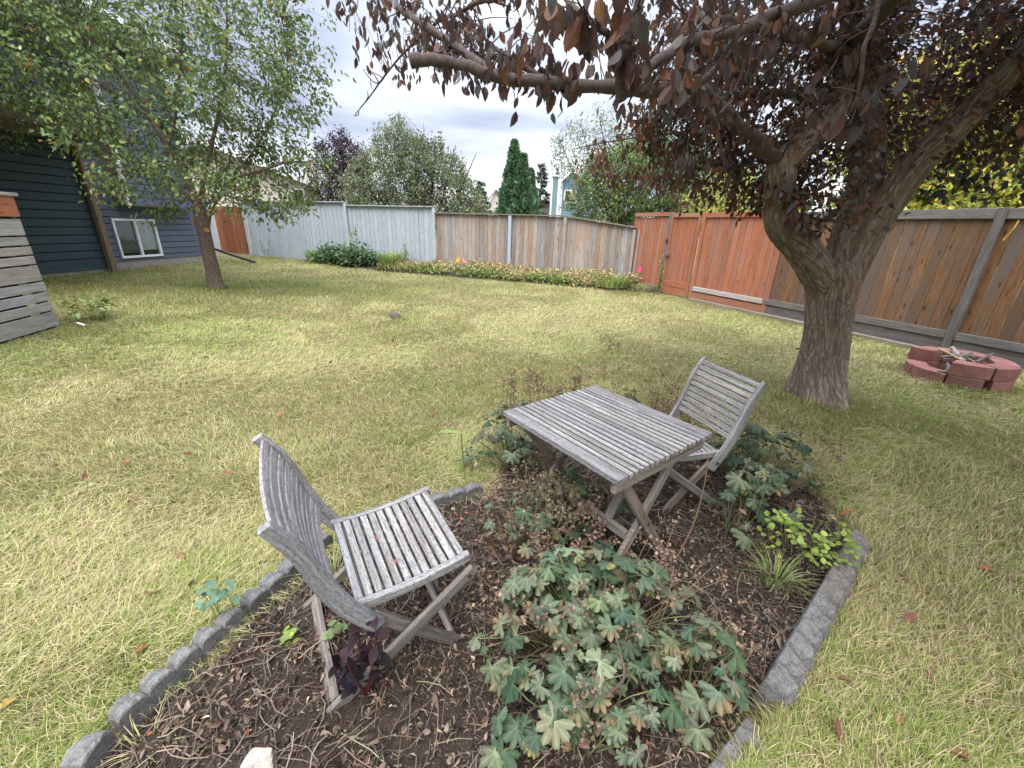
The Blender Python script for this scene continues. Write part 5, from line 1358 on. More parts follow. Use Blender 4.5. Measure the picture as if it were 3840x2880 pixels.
def geranium(label, cx, cy, rx, ry, K, size, h, dry=0.15, dead=20, heads=8, rot=0.0, dark=1.0, z0=0.02):
    t = empty('geranium_plant', (cx, cy, z0), rot, label, 'plant', 'leafy geranium clumps in the flower bed')
    lf, st, dr = MB(), MB(), MB()
    wob = rng.uniform(0, 6.28, 2)
    for k in range(K):
        a = rng.uniform(0, 2 * np.pi); q = math.sqrt(rng.random())
        q = q * (0.90 + 0.20 * math.sin(3 * a + wob[0]) + 0.12 * math.sin(5 * a + wob[1]))
        q = min(q, 1.15)
        p = np.array([rx * q * math.cos(a), ry * q * math.sin(a), h * max(0.12, 1 - 0.65 * q ** 2.2) * rng.uniform(0.55, 1.2) + 0.02])
        root = np.array([p[0] * 0.35 + rng.normal(0, 0.03), p[1] * 0.35 + rng.normal(0, 0.03), 0.0])
        outw = np.array([math.cos(a) * q, math.sin(a) * q, 0])
        nrm = unit(np.array([0, 0, 1.0]) + outw * 0.75 + rng.normal(0, 0.22, 3))
        ax = unit(outw + rng.normal(0, 0.35, 3) + np.array([0, 0, -0.2])); ax = unit(ax - nrm * (ax @ nrm)); Y = np.cross(nrm, ax)
        s_ = size * rng.uniform(0.4, 1.25)
        c = palette(1, GCOL, [4, 4, 3, 1.6, 2.5], 0.14)[0] * dark
        tv, tf, ts = GL[rng.integers(5)]
        tcm = np.repeat(ts[:, None], 3, 1)
        u_ = rng.random()
        if u_ < dry:      # browning edge
            e_ = np.linalg.norm(tv[:, :2], axis=1); side = 0.5 + 0.5 * np.cos(np.arctan2(tv[:, 1], tv[:, 0]) - rng.uniform(-2, 2))
            w_ = np.clip((e_ * side - 0.25) * 2.2, 0, 1)[:, None]
            br = np.array([0.25, 0.185, 0.10]) / c if rng.random() < 0.85 else np.array([0.30, 0.26, 0.08]) / c
            tcm = tcm * (1 - w_) + br * w_ * tcm
        tv2 = tv.copy(); tv2[:, 2] *= rng.uniform(0.6, 2.0); tv2[:, 2] -= rng.uniform(-0.05, 0.25) * tv[:, 1] ** 2
        lf.inst(tv2, tf, p[None], ax[None], Y[None], nrm[None], np.array([s_]), c[None], tcm)
        mid = (root + p) / 2 + np.array([0, 0, 0.03]) + rng.normal(0, 0.012, 3)
        tube(st, resample([root, mid, p], 6), np.linspace(0.0028, 0.0018, 6), 5, palette(1, [(0.17, 0.19, 0.09), (0.2, 0.17, 0.09)], [2, 1])[0], cap=False)
    for k in range(heads):
        a = rng.uniform(0, 6.28); q = math.sqrt(rng.random())
        p0 = np.array([rx * 0.5 * q * math.cos(a), ry * 0.5 * q * math.sin(a), 0]); p1 = np.array([rx * q * math.cos(a), ry * q * math.sin(a), h * rng.uniform(0.9, 1.35)])
        tube(st, resample([p0, (p0 + p1) / 2 + rng.normal(0, 0.02, 3), p1], 7), np.linspace(0.002, 0.0014, 7), 4, (0.25, 0.19, 0.12), cap=False)
        n_ = 16; crumple(dr, p1 + rng.normal(0, 0.020, (n_, 3)), rng.uniform(0.005, 0.013, n_), palette(n_, [(0.21, 0.145, 0.10), (0.13, 0.088, 0.062), (0.29, 0.215, 0.15)], [3, 2, 1]))
    for k in range(dead):
        a = rng.uniform(0, 6.28); q = math.sqrt(rng.random()) * 1.1
        p1 = np.array([rx * q * math.cos(a), ry * q * math.sin(a), h * rng.uniform(0.15, 0.75)])
        tv, tf, ts = GL[rng.integers(5)]
        tv2 = tv * np.array([1, 0.55, 1]); tv2[:, 2] = -1.5 * np.abs(tv[:, 1]) * 0.6 + 0.4 * np.sin(tv[:, 0] * 5)
        X = rand_unit(1); N = rand_unit(1); Y = unit(np.cross(N, X)); Z = np.cross(X, Y)
        dr.inst(tv2, tf, p1[None], X, Y, Z, np.array([size * rng.uniform(0.3, 0.6)]), palette(1, [(0.22, 0.145, 0.10), (0.15, 0.10, 0.075), (0.30, 0.22, 0.15)], [3, 2, 1]), ts)
        tube(st, resample([(p1[0] * 0.4, p1[1] * 0.4, 0), p1 * np.array([0.8, 0.8, 0.6]) + rng.normal(0, 0.02, 3), p1], 6), 0.0018, 4, (0.2, 0.14, 0.1), cap=False)
    lf.build('leaves', M['leaf_matt'], t, smooth=True); st.build('stems', M['leaf_matt'], t)
    if dr.n: dr.build('dry_blossoms', M['dry'], t)
    return t
geranium('largest grey green geranium clump, between the near chair and right edging', 0.35, 1.17, 0.48, 0.29, 175, 0.047, 0.32, 0.25, 40, 26)
geranium('front part of the geranium clump at the bottom edge, low spreading leaves', 0.27, 0.86, 0.30, 0.17, 72, 0.048, 0.22, 0.15, 10, 6)
geranium('geranium leaves reaching over the lower right edging block', 0.70, 0.97, 0.13, 0.16, 26, 0.050, 0.24, 0.12, 4, 5)
geranium('sparse geranium with small leaves and dry stems left of the table legs', 0.16, 1.68, 0.30, 0.26, 48, 0.045, 0.28, 0.2, 90, 50)
geranium('half withered geranium under the table', 0.42, 1.80, 0.34, 0.32, 52, 0.050, 0.34, 0.3, 80, 36, dark=0.8)
geranium('dark green geranium behind the left corner of the table', 0.08, 2.45, 0.34, 0.38, 80, 0.05, 0.36, 0.06, 16, 14, dark=0.75)
geranium('dark green geranium behind the far corner of the table', 0.80, 2.95, 0.48, 0.26, 80, 0.05, 0.32, 0.06, 8, 16, dark=0.8)
geranium('geranium clump right of the far chair, beside the lawn', 1.60, 2.28, 0.36, 0.38, 110, 0.052, 0.34, 0.08, 24, 18, dark=0.8)
geranium('small geranium at the foot of the far chair', 1.24, 1.86, 0.13, 0.14, 15, 0.052, 0.30, 0.05, 6, 4, dark=0.8)

# bright lemon green weeds by the right edging
def weed_patch(label, cx, cy, rx, ry, K, ln, h, cols, name='weed', z0=0.02, tpl=LEAF_SM, group=None):
    t = empty(name, (cx, cy, z0), 0, label, 'weed', group)
    lf, st = MB(), MB()
    for k in range(K):
        a = rng.uniform(0, 6.28); q = math.sqrt(rng.random())
        r0 = np.array([rx * q * math.cos(a) * 0.6, ry * q * math.sin(a) * 0.6, 0]); p = np.array([rx * q * math.cos(a), ry * q * math.sin(a), h * rng.uniform(0.5, 1.1)])
        tube(st, resample([r0, (r0 + p) / 2 + rng.normal(0, 0.01, 3), p], 5), 0.0014, 4, (0.2, 0.22, 0.08), cap=False)
        n_ = 5
        put_leaves(lf, p + rng.normal(0, ln * 0.5, (n_, 3)), rand_unit(n_) * np.array([1, 1, 0.4]), rand_unit(n_) * 0.4 + np.array([0, 0, 1.0]), ln * rng.uniform(0.6, 1.2, n_), palette(n_, cols, np.ones(len(cols))), tpl)
    lf.build('leaves', M['leaf'], t); st.build('stems', M['leaf_matt'], t)
LIME = [(0.26, 0.34, 0.07), (0.33, 0.38, 0.09), (0.20, 0.29, 0.06)]
weed_patch('bright lime green weeds beside the upper right edging block', 1.52, 1.66, 0.22, 0.20, 44, 0.032, 0.16, LIME, 'lime_weed', tpl=leaf_tpl(0.85, 0.05, 0.1))
weed_patch('tiny green seedling on the soil in front of the left edging row', -0.83, 1.10, 0.03, 0.03, 3, 0.03, 0.05, LIME, 'seedling', tpl=leaf_tpl(0.8, 0.05, 0.1))
weed_patch('small round leaved seedling beside the near chair rear leg', -0.64, 1.13, 0.025, 0.025, 2, 0.032, 0.10, [(0.17, 0.24, 0.10)], 'seedling', tpl=leaf_tpl(0.95, 0.05, 0.1))
weed_patch('blue green weed sprig growing over the left edging blocks onto the lawn', -1.13, 1.19, 0.05, 0.06, 5, 0.045, 0.15, [(0.13, 0.22, 0.14)], 'weed_sprig', tpl=leaf_tpl(0.7, 0.05, 0.1))
weed_patch('low weed by the deck corner with pale green fronds', -6.5, 6.2, 0.25, 0.3, 26, 0.13, 0.28, [(0.23, 0.28, 0.09), (0.30, 0.33, 0.10)], 'fern_weed')

def grass_tuft(label, cx, cy, r, K, h, cols, name='grass_tuft', z0=0.0, lean=0.6, w=0.006):
    t = MB()
    for k in range(K):
        a = rng.uniform(0, 6.28); q = r * math.sqrt(rng.random()); b = np.array([q * math.cos(a), q * math.sin(a), 0])
        hh = h * rng.uniform(0.5, 1.1); d = np.array([math.cos(a), math.sin(a), 0]) * lean * hh * rng.uniform(0.2, 1.2) + rng.normal(0, 0.1 * hh, 3) * np.array([1, 1, 0])
        side = unit(np.cross(d + np.array([0, 0, 0.01]), (0, 0, 1.0))) * w * rng.uniform(0.6, 1.2)
        V = []
        for u in (0, 0.35, 0.7):
            c = b + d * u * u + np.array([0, 0, hh * (u - 0.25 * u * u)]); V += [c - side * (1 - u * 0.7), c + side * (1 - u * 0.7)]
        V.append(b + d * 1.1 + np.array([0, 0, hh * 0.72]))
        t.add(V, [(0, 1, 3, 2), (2, 3, 5, 4), (4, 5, 6)], palette(1, cols, np.ones(len(cols)))[0])
    o = t.build(name, M['grass']); o.location = (cx, cy, z0)
    return tag(o, label, 'grass tuft')
GR = [(0.16, 0.24, 0.06), (0.22, 0.29, 0.08), (0.30, 0.30, 0.12)]
grass_tuft('tuft of long grass leaning over the right edging blocks', 1.30, 1.50, 0.07, 110, 0.17, GR + [(0.4, 0.36, 0.22)], w=0.003, lean=0.9)
grass_tuft('wisp of long grass at the left edging behind the near chair leg', -0.80, 1.45, 0.03, 40, 0.2, GR + [(0.4, 0.36, 0.22)], w=0.002, lean=1.3)
grass_tuft('straw coloured tuft at the joint of the two lowest left edging blocks', -1.10, 0.76, 0.05, 40, 0.08, [(0.42, 0.36, 0.22), (0.34, 0.3, 0.14)], w=0.002, lean=1.6)

# purple sprout in front of the near chair
def purple_sprout():
    t = empty('purple_sprout', (-0.47, 0.93, 0.02), 0, 'dark purple leaved sucker sprouting in front of the near chair legs', 'plant')
    st, lf = MB(), MB()
    for k in range(7):
        a = rng.uniform(0, 6.28); hh = rng.uniform(0.14, 0.36); p1 = np.array([0.07 * math.cos(a), 0.07 * math.sin(a), hh])
        P = resample([(0, 0, 0), p1 * 0.5 + rng.normal(0, 0.01, 3), p1], 9); tube(st, P, np.linspace(0.005, 0.002, 9), 6, (0.16, 0.05, 0.06))
        n_ = 7; u = rng.uniform(0.35, 1.0, n_); q = np.array([[np.interp(x, np.linspace(0, 1, 9), P[:, j]) for j in range(3)] for x in u])
        ax = rand_unit(n_) * np.array([1, 1, 0.5]) + np.array([0, 0, 0.1])
        put_leaves(lf, q, ax, rand_unit(n_) * 0.5 + np.array([0, 0, 1.0]), rng.uniform(0.035, 0.066, n_), palette(n_, [(0.026, 0.014, 0.021), (0.042, 0.019, 0.029), (0.022, 0.018, 0.023)], [3, 2, 2]), leaf_tpl(0.62, 0.05, 0.15, ((0.12, 0.55), (0.3, 0.92), (0.5, 1.0), (0.7, 0.85), (0.88, 0.45))))
    st.build('stems', M['leaf_dark'], t); lf.build('leaves', M['leaf_dark'], t, smooth=True)
purple_sprout()

def tall_stem(label, x, y, h, n=3, colr=(0.27, 0.23, 0.12), head=(0.19, 0.12, 0.085), spread=0.3, hs=26):
    t = empty('dry_stalk', (x, y, 0.0), 0, label, 'plant', 'dry flower stalks in the bed')
    st, dr = MB(), MB()
    top = np.array([rng.normal(0, 0.04), rng.normal(0, 0.04), h])
    P = resample([(0, 0, 0), top * 0.5 + rng.normal(0, 0.015, 3), top], 12); tube(st, P, np.linspace(0.0035, 0.0018, 12), 5, colr)
    ends = [top]
    for k in range(n):
        i = rng.integers(5, 11); e_ = P[i] + np.array([rng.normal(0, spread * h * 0.4), rng.normal(0, spread * h * 0.4), rng.uniform(0.1, 0.3) * h])
        tube(st, resample([P[i], (P[i] + e_) / 2 + rng.normal(0, 0.01, 3), e_], 6), 0.0015, 4, colr); ends.append(e_)
    for e_ in ends:
        crumple(dr, e_ + rng.normal(0, 0.022, (hs, 3)), rng.uniform(0.005, 0.014, hs), palette(hs, [head, tuple(1.5 * c for c in head)], [2, 1]))
    st.build('stems', M['leaf_matt'], t); dr.build('dry_blossoms', M['dry'], t)
tall_stem('tallest dry flower stalk standing alone behind the table', 0.80, 3.25, 0.62, 4)
for k in range(12):
    lab = 'thin dry seed stalk in the brown fringe between table and lawn'
    tall_stem(lab, rng.uniform(-0.05, 0.6), rng.uniform(2.75, 3.35), rng.uniform(0.22, 0.45), 4, head=(0.15, 0.095, 0.07), hs=18)
for k in range(8):
    tall_stem('thin dry seed stalk in the brown fringe behind the far chair', rng.uniform(1.1, 1.9), rng.uniform(2.75, 3.3), rng.uniform(0.16, 0.3), 4, head=(0.15, 0.095, 0.07), hs=16)
for k in range(6):
    tall_stem('pinkish dry seed stalk among the geraniums under the table front', rng.uniform(0.15, 0.7), rng.uniform(1.35, 1.75), rng.uniform(0.2, 0.34), 3, head=(0.24, 0.16, 0.13), hs=22)
mb = MB(); P = resample([(0.86, 1.62, 0.0), (0.93, 1.66, 0.2), (0.96, 1.70, 0.40), (0.97, 1.74, 0.55)], 12); tube(mb, P, np.linspace(0.004, 0.002, 12), 6, (0.26, 0.17, 0.11))
tag(mb.build('bare_stalk', M['dry']), 'bare reddish stalk leaning against the right side of the table', 'stalk')
def dock():
    t = empty('dandelion_weed', (-0.26, 2.12, 0.02), 0, 'single bright green toothed weed at the far left corner of the bed', 'weed')
    st, lf = MB(), MB()
    tube(st, resample([(0, 0, 0), (-0.02, 0.02, 0.2), (-0.03, 0.02, 0.38)], 8), 0.004, 5, (0.25, 0.28, 0.10))
    pos = np.array([(-0.03, 0.02, 0.38), (-0.025, 0.02, 0.34), (-0.02, 0.01, 0.22), (-0.02, 0.02, 0.3)])
    ax = np.array([(-0.9, 0.1, 0.25), (0.5, 0.3, 0.5), (-0.2, -0.1, -0.9), (-0.5, -0.4, -0.2)], float)
    put_leaves(lf, pos, ax, np.tile([0.1, -0.5, 1.0], (4, 1)) + 0.1 * rng.normal(size=(4, 3)), np.array([0.15, 0.08, 0.12, 0.07]), palette(4, [(0.20, 0.28, 0.07)], [1]), leaf_tpl(0.2, 0.03, 0.35, ((0.15, 0.5), (0.3, 0.9), (0.45, 0.7), (0.6, 1.0), (0.8, 0.7))))
    st.build('stem', M['leaf'], t); lf.build('leaves', M['leaf'], t)
dock()

# ================================================================== litter on the soil
def litter():
    leafs = MB(); K = 60000
    x = rng.uniform(-1.3, 2.0, K); y = rng.uniform(0.2, 3.2, K); ok = inpoly(x, y, BED)
    clump = vnoise(x, y, 5, 77, 3)
    ok &= (clump + rng.normal(0, 0.16, K) > 0.34)
    x, y = x[ok], y[ok]; K = len(x); z = soil_z(x, y) + rng.uniform(0.002, 0.022, K)
    ax = rand_unit(K) * np.array([1, 1, 0.35]); nm = rand_unit(K) * 1.1 + np.array([0, 0, 0.8])
    colr = palette(K, [(0.165, 0.118, 0.090), (0.110, 0.080, 0.062), (0.235, 0.175, 0.135), (0.052, 0.041, 0.036), (0.36, 0.275, 0.20), (0.30, 0.10, 0.05)], [4, 4, 2.2, 3.5, 0.7, 0.25], 0.3)
    put_leaves(leafs, np.c_[x, y, z], ax, nm, 0.008 + 0.030 * rng.random(K) ** 2.2, colr, leaf_tpl(0.42, 0.22, 0.5, ((0.3, 0.9), (0.65, 0.7))), 0.6)
    o = leafs.build('leaf_litter', M['dry']); tag(o, 'brown dead leaves covering the soil of the bed', 'leaf litter', kind='stuff')
    s = MB(); K = 6000
    x = rng.uniform(-1.3, 2.0, K); y = rng.uniform(0.2, 3.2, K); ok = inpoly(x, y, BED); x, y = x[ok], y[ok]
    for px, py in zip(x, y):
        a = rng.uniform(0, 6.28); L = 0.03 + 0.17 * rng.random() ** 1.8; d = np.array([math.cos(a), math.sin(a), 0]); sd_ = np.array([-d[1], d[0], 0]) * rng.uniform(0.0007, 0.0018)
        cv = rng.normal(0, 0.13) * L; V = []
        for u in np.linspace(0, 1, 4):
            c = np.array([px, py, 0]) + d * L * (u - 0.5) + np.array([-d[1], d[0], 0]) * cv * (u * (1 - u) * 4)
            c[2] = soil_z(c[0], c[1]) + 0.012 + 0.02 * u * (1 - u) * 4 * rng.random()
            V += [c - sd_ + np.array([0, 0, 0.0008]), c + sd_]
        s.add(V, [(0, 1, 3, 2), (2, 3, 5, 4), (4, 5, 7, 6)], palette(1, [(0.185, 0.145, 0.108), (0.27, 0.22, 0.165), (0.11, 0.082, 0.065)], [3, 1.2, 3])[0])
    o = s.build('dry_stems', M['dry']); tag(o, 'dry stems and straw strewn over the soil of the bed', 'straw', kind='stuff')
    c = MB(); K = 700
    x = rng.uniform(-1.2, 0.3, K); y = rng.uniform(0.4, 1.5, K); ok = inpoly(x, y, BED); x, y = x[ok], y[ok]; K = len(x)
    crumple(c, np.c_[x, y, soil_z(x, y) + 0.006], rng.uniform(0.004, 0.022, K), palette(K, [(1.2, 1.2, 1.2), (2.0, 1.9, 1.8), (6, 6, 6.4)], [5, 3, 0.4]))
    o = c.build('soil_crumbs', M['soil']); tag(o, 'crumbs and clods of soil on the bed', 'soil crumbs', kind='stuff')
litter()

# ================================================================== lawn grass
def in_view(x, y, m=0.12):
    # generous ground sector that the garden view can reach
    az = np.arctan2(x, y)
    return (az > -1.2) & (az < 1.42) & (y > 0.1)

def fence_side(x, y):
    r = (x - OA[0]) * OD[1] * -1 + (y - OA[1]) * OD[0]          # >0 on lawn side of right fence
    nO = np.array([-0.915, -0.403]); s1 = (x - OA[0]) * nO[0] + (y - OA[1]) * nO[1] > 0.02
    nB = np.array([-0.382, -0.924]); s2 = (x - BC[0]) * nB[0] + (y - BC[1]) * nB[1] > 0.02
    nH = np.array([0.997, -0.08]); s3 = (x - HC[0]) * nH[0] + (y - HC[1]) * nH[1] > 0.03
    dk = ((x - DA[0]) * 0.968 + (y - DA[1]) * 0.25 > 0.03) | (y > 5.8)
    return s1 & s2 & s3 & dk

def lawn_patch(x, y):
    """0 = dry straw, 1 = green"""
    n = vnoise(x, y, 0.42, 51, 4) * 0.58 + vnoise(x, y, 2.6, 61, 3) * 0.24 + vnoise(x, y, 8.0, 67, 2) * 0.18
    g = (n - 0.41) * 4.4
    g += 0.55 * np.exp(-(((x + 6.6) / 2.6) ** 2 + ((y - 8.6) / 2.2) ** 2))          # shade grass round the young tree
    g += 0.5 * np.exp(-(((x + 5.5) / 2.0) ** 2 + ((y - 5.6) / 1.2) ** 2))
    g += 0.8 * np.exp(-(((x + 8.5) / 2.6) ** 2 + ((y - 16.6) / 1.0) ** 2))
    g += 0.55 * np.exp(-(((x - 3.3) / 0.9) ** 2 + ((y - 3.5) / 0.8) ** 2))
    g -= 0.30 * np.exp(-(((x - 2.2) / 1.5) ** 2 + ((y - 1.2) / 1.2) ** 2))
    g -= 0.38 * np.exp(-(((x + 1.9) / 1.3) ** 2 + ((y - 1.5) / 1.1) ** 2))
    g -= 0.45 * np.exp(-(((x - 1.6) / 1.3) ** 2 + ((y - 4.2) / 1.3) ** 2))
    g -= 0.25 * np.exp(-(((x + 1.0) / 2.5) ** 2 + ((y - 8.5) / 3.0) ** 2))
    return np.clip(g, 0, 1)

BEDG = BED[:10] + [(2.02, 2.15), (1.93, 1.75), (1.43, 1.30), (0.98, 0.93), (0.70, 0.74), (0.5, 0.2)]
BEDG = [(a - 0.06, b) if a < -0.5 and b < 1.7 else (a, b) for a, b in BEDG]
def grass():
    STRAW = np.array([0.43, 0.365, 0.17]); STRAW2 = np.array([0.57, 0.50, 0.295]); GREEN = np.array([0.19, 0.265, 0.052]); GREEN2 = np.array([0.30, 0.365, 0.095]); BROWN = np.array([0.25, 0.175, 0.10])
    def blades(name, K, dmin, dmax, lab, ln, wid, flat, bias=1.0):
        # sample radius so that density falls off with distance
        u = rng.random(K); r = dmin * (dmax / dmin) ** (u ** bias)
        a = rng.uniform(-1.15, 1.40, K); x = r * np.sin(a); y = r * np.cos(a)
        ok = in_view(x, y) & fence_side(x, y) & ~inpoly(x, y, BEDG)
        # trunk and pit stay clear
        ok &= (np.hypot(x - 3.16, y - 3.98) > 0.27) & (np.hypot(x + 6.86, y - 9.44) > 0.15) & (np.hypot(x - PX, y - PY) > 0.46)
        x, y, r = x[ok], y[ok], r[ok]; K = len(x)
        g = lawn_patch(x, y)
        z = ground_z(x, y) - 0.004
        big = np.maximum(1.0, (r / 2.4)) ** 0.75
        tall = (0.45 + 0.55 * vnoise(x, y, 1.7, 91, 2) + 0.65 * vnoise(x, y, 7.0, 93, 2))
        L = ln * rng.uniform(0.5, 1.25, K) * tall * (1 + 0.12 * (big - 1)); W = wid * big * rng.uniform(0.6, 1.3, K)
        # combed direction field plus scatter
        fld = 6.28 * vnoise(x, y, 0.9, 41, 2) * 1.6
        th = fld + rng.normal(0, 1.0, K)
        d = np.c_[np.cos(th), np.sin(th), np.zeros(K)]; side = np.c_[-np.sin(th), np.cos(th), np.zeros(K)]
        fl = np.clip(flat + rng.normal(0, 0.22, K), 0.05, 0.98)
        hor = L * fl; ver = L * np.sqrt(1 - fl ** 2) * 0.9 + 0.006
        curve = rng.normal(0, 0.22, K) * L
        base = np.c_[x, y, z]
        ts = [0.0, 0.33, 0.7, 1.0]; V = np.zeros((K, 7, 3))
        if flat > 0.8: base[:, 2] += rng.uniform(0.004, 0.028, K)
        k = 0
        for t_ in ts:
            c = base + d * (hor * (t_ ** 1.5 if flat < 0.8 else t_))[:, None] + side * (curve * t_ * t_)[:, None]
            c[:, 2] += ver * (t_ - 0.35 * t_ * t_) / 0.65 * (1 if flat < 0.8 else (t_ * (1 - t_) * 2.2))
            if t_ < 1:
                w_ = W * (1 - 0.55 * t_)
                # a tilted blade shows its face upwards
                V[:, k] = c - side * w_[:, None]; V[:, k + 1] = c + side * w_[:, None]; V[:, k + 1, 2] += w_ * 0.5; k += 2
            else: V[:, k] = c
        pick = rng.random(K)
        isg = (pick < (0.38 + 0.56 * g)) if flat < 0.8 else (pick < 0.10 + 0.30 * g)
        mixv = rng.random((K, 1))
        cg = GREEN * (1 - mixv) + GREEN2 * mixv; cs = STRAW * (1 - mixv) + STRAW2 * mixv
        brn = rng.random(K) < 0.07 + 0.20 * np.exp(-(((x - 2.0) / 1.6) ** 2 + ((y - 1.0) / 1.2) ** 2))  # browner grass at lower right, with the crown's shade put into its colour
        c = np.where(isg[:, None], cg, cs); c = np.where((brn & ~isg)[:, None], BROWN, c)
        c = c * np.exp(rng.normal(0, 0.13, (K, 1)))
        T = np.array([[0, 1, 3, 2], [2, 3, 5, 4]]); T3 = np.array([[4, 5, 6]])
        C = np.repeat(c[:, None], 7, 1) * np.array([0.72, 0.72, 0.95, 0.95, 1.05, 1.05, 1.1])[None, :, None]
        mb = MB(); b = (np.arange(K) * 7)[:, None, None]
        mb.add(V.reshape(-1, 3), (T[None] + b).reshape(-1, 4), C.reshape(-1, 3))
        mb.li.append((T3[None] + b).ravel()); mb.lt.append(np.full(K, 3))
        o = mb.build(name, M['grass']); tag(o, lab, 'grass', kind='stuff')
    blades('lawn_grass', GRASS_N, 0.75, 21.0, 'patchy yellow green lawn grass', 0.056, 0.00155, 0.55, 0.92)
    blades('dead_grass', GRASS_N // 3, 0.75, 9.0, 'long dead straw lying flat on the lawn', 0.135, 0.0011, 0.93, 1.0)
GRASS_N = 470000
grass()

# fallen leaves on the lawn: each one a thing, sharing three meshes
def fallen():
    FL = [leaf_tpl(0.55, 0.14, 0.35), leaf_tpl(0.5, 0.22, 0.1), leaf_tpl(0.62, 0.05, -0.3)]
    COL = [((0.19, 0.09, 0.06), 'reddish brown'), ((0.27, 0.115, 0.06), 'rusty orange'), ((0.13, 0.075, 0.055), 'dark brown'), ((0.36, 0.25, 0.08), 'yellow')]
    meshes = {}
    spots = [(-1.55, 1.5, 0), (-0.6, 4.4, 0), (-2.2, 2.4, 0), (-1.9, 3.0, 1), (-1.75, 2.15, 0), (-1.35, 1.05, 1), (-1.62, 0.85, 3), (-1.5, 1.28, 0), (-1.1, 1.75, 2), (-1.38, 1.35, 2), (-3.4, 3.2, 1), (-2.6, 2.1, 0), (1.35, 0.9, 1), (1.6, 1.05, 1), (1.1, 0.85, 0), (1.25, 1.02, 0), (1.75, 1.3, 0), (2.0, 2.0, 1), (2.4, 1.6, 1), (1.45, 0.8, 0), (3.3, 3.45, 1), (2.3, 3.1, 2), (2.5, 2.9, 2)]
    while len(spots) < 110:
        x, y = rng.uniform(-4, 4.5), rng.uniform(0.7, 7.5)
        if rng.random() < 0.4: x, y = rng.normal(1.6, 0.8), rng.normal(4.3, 0.7)
        if abs(math.atan2(x, y)) < 0.95 and not inpoly(np.array([x]), np.array([y]), BED)[0] and math.hypot(x - 3.16, y - 3.98) > 0.45 and fence_side(np.array([x]), np.array([y]))[0]:
            spots.append((x, y, int(rng.choice(4, p=[0.4, 0.25, 0.3, 0.05]))))
    for x, y, ci in spots:
        v = int(rng.integers(3)); key = (v, ci)
        if key not in meshes:
            mb = MB(); tv, tf = FL[v]; mb.inst(tv - np.array([0.5, 0, 0]), tf, np.zeros((1, 3)), np.array([[1., 0, 0]]), np.array([[0, 1., 0]]), np.array([[0, 0, 1.]]), np.array([1.0]), np.array([COL[ci][0]]))
            o = mb.build('fallen_leaf', M['dry'], smooth=True); meshes[key] = o.data
        else:
            o = bpy.data.objects.new('fallen_leaf', meshes[key]); col0.objects.link(o)
        s_ = rng.uniform(0.045, 0.075); o.scale = (s_, s_, s_)
        o.location = (x, y, float(ground_z(np.array([x]), np.array([y]))[0]) + rng.uniform(0.03, 0.05)); o.rotation_euler = (rng.normal(0, 0.4), rng.normal(0, 0.4), rng.uniform(0, 6.28))
        tag(o, 'curled %s leaf fallen on the lawn grass' % COL[ci][1], 'fallen leaf', 'fallen leaves on the lawn')
fallen()
# a few bits on the furniture
for nm, p, c, s_ in (('petal', (-0.50, 1.24, 0.432), (0.28, 0.07, 0.05), 0.028), ('petal', (-0.40, 1.13, 0.430), (0.32, 0.12, 0.09), 0.025), ('petal', (0.62, 1.72, 0.727), (0.55, 0.28, 0.28), 0.018)):
    mb = MB(); tv, tf = leaf_tpl(0.4, 0.1, 0.2); mb.inst(tv, tf, np.zeros((1, 3)), np.array([[0.5, -0.8, 0.]]), np.array([[0.8, 0.5, 0]]), np.array([[0, 0, 1.]]), np.array([s_]), np.array([c]))
    o = mb.build('fallen_leaf', M['dry']); o.location = p
    tag(o, {0.028: 'tiny red dry leaf lying across the chair seat slats', 0.025: 'tiny pinkish dry leaf near the front of the chair seat', 0.018: 'tiny pale pink petal on the table top'}[s_], 'fallen leaf')
stk = MB(); P = resample([(0.30, 0.78, 0.30), (0.38, 0.86, 0.27), (0.36, 1.0, 0.32), (0.33, 1.06, 0.36)], 12); tube(stk, P, np.linspace(0.004, 0.002, 12), 5, (0.13, 0.09, 0.075)); tube(stk, resample([(0.38, 0.86, 0.27), (0.30, 0.84, 0.27), (0.24, 0.86, 0.25)], 6), 0.002, 4, (0.2, 0.15, 0.12))
tag(stk.build('twig', M['dry']), 'forked dead twig lying on top of the front geranium leaves', 'twig')
# bare earth and debris at the foot of the big tree are part of the lawn; a shaft of long grass rings the trunk
tag(grass_tuft('ring of longer green grass round the foot of the crab apple trunk', 3.16, 3.98, 0.5, 420, 0.10, GR, 'trunk_grass', w=0.004, lean=0.7, z0=-0.01), kind='stuff')
tag(grass_tuft('ring of longer green grass round the foot of the young tree', -6.86, 9.44, 0.32, 260, 0.13, GR[:2], 'trunk_grass', w=0.008, lean=0.6, z0=-0.01), kind='stuff')
grass_tuft('fringe of grass against the front of the fire pit', 5.0, 4.28, 0.26, 220, 0.10, GR, w=0.005, lean=0.7)
grass_tuft('tuft of green grass beside the small stump', -1.85, 7.05, 0.25, 160, 0.10, GR, w=0.007, lean=0.8)

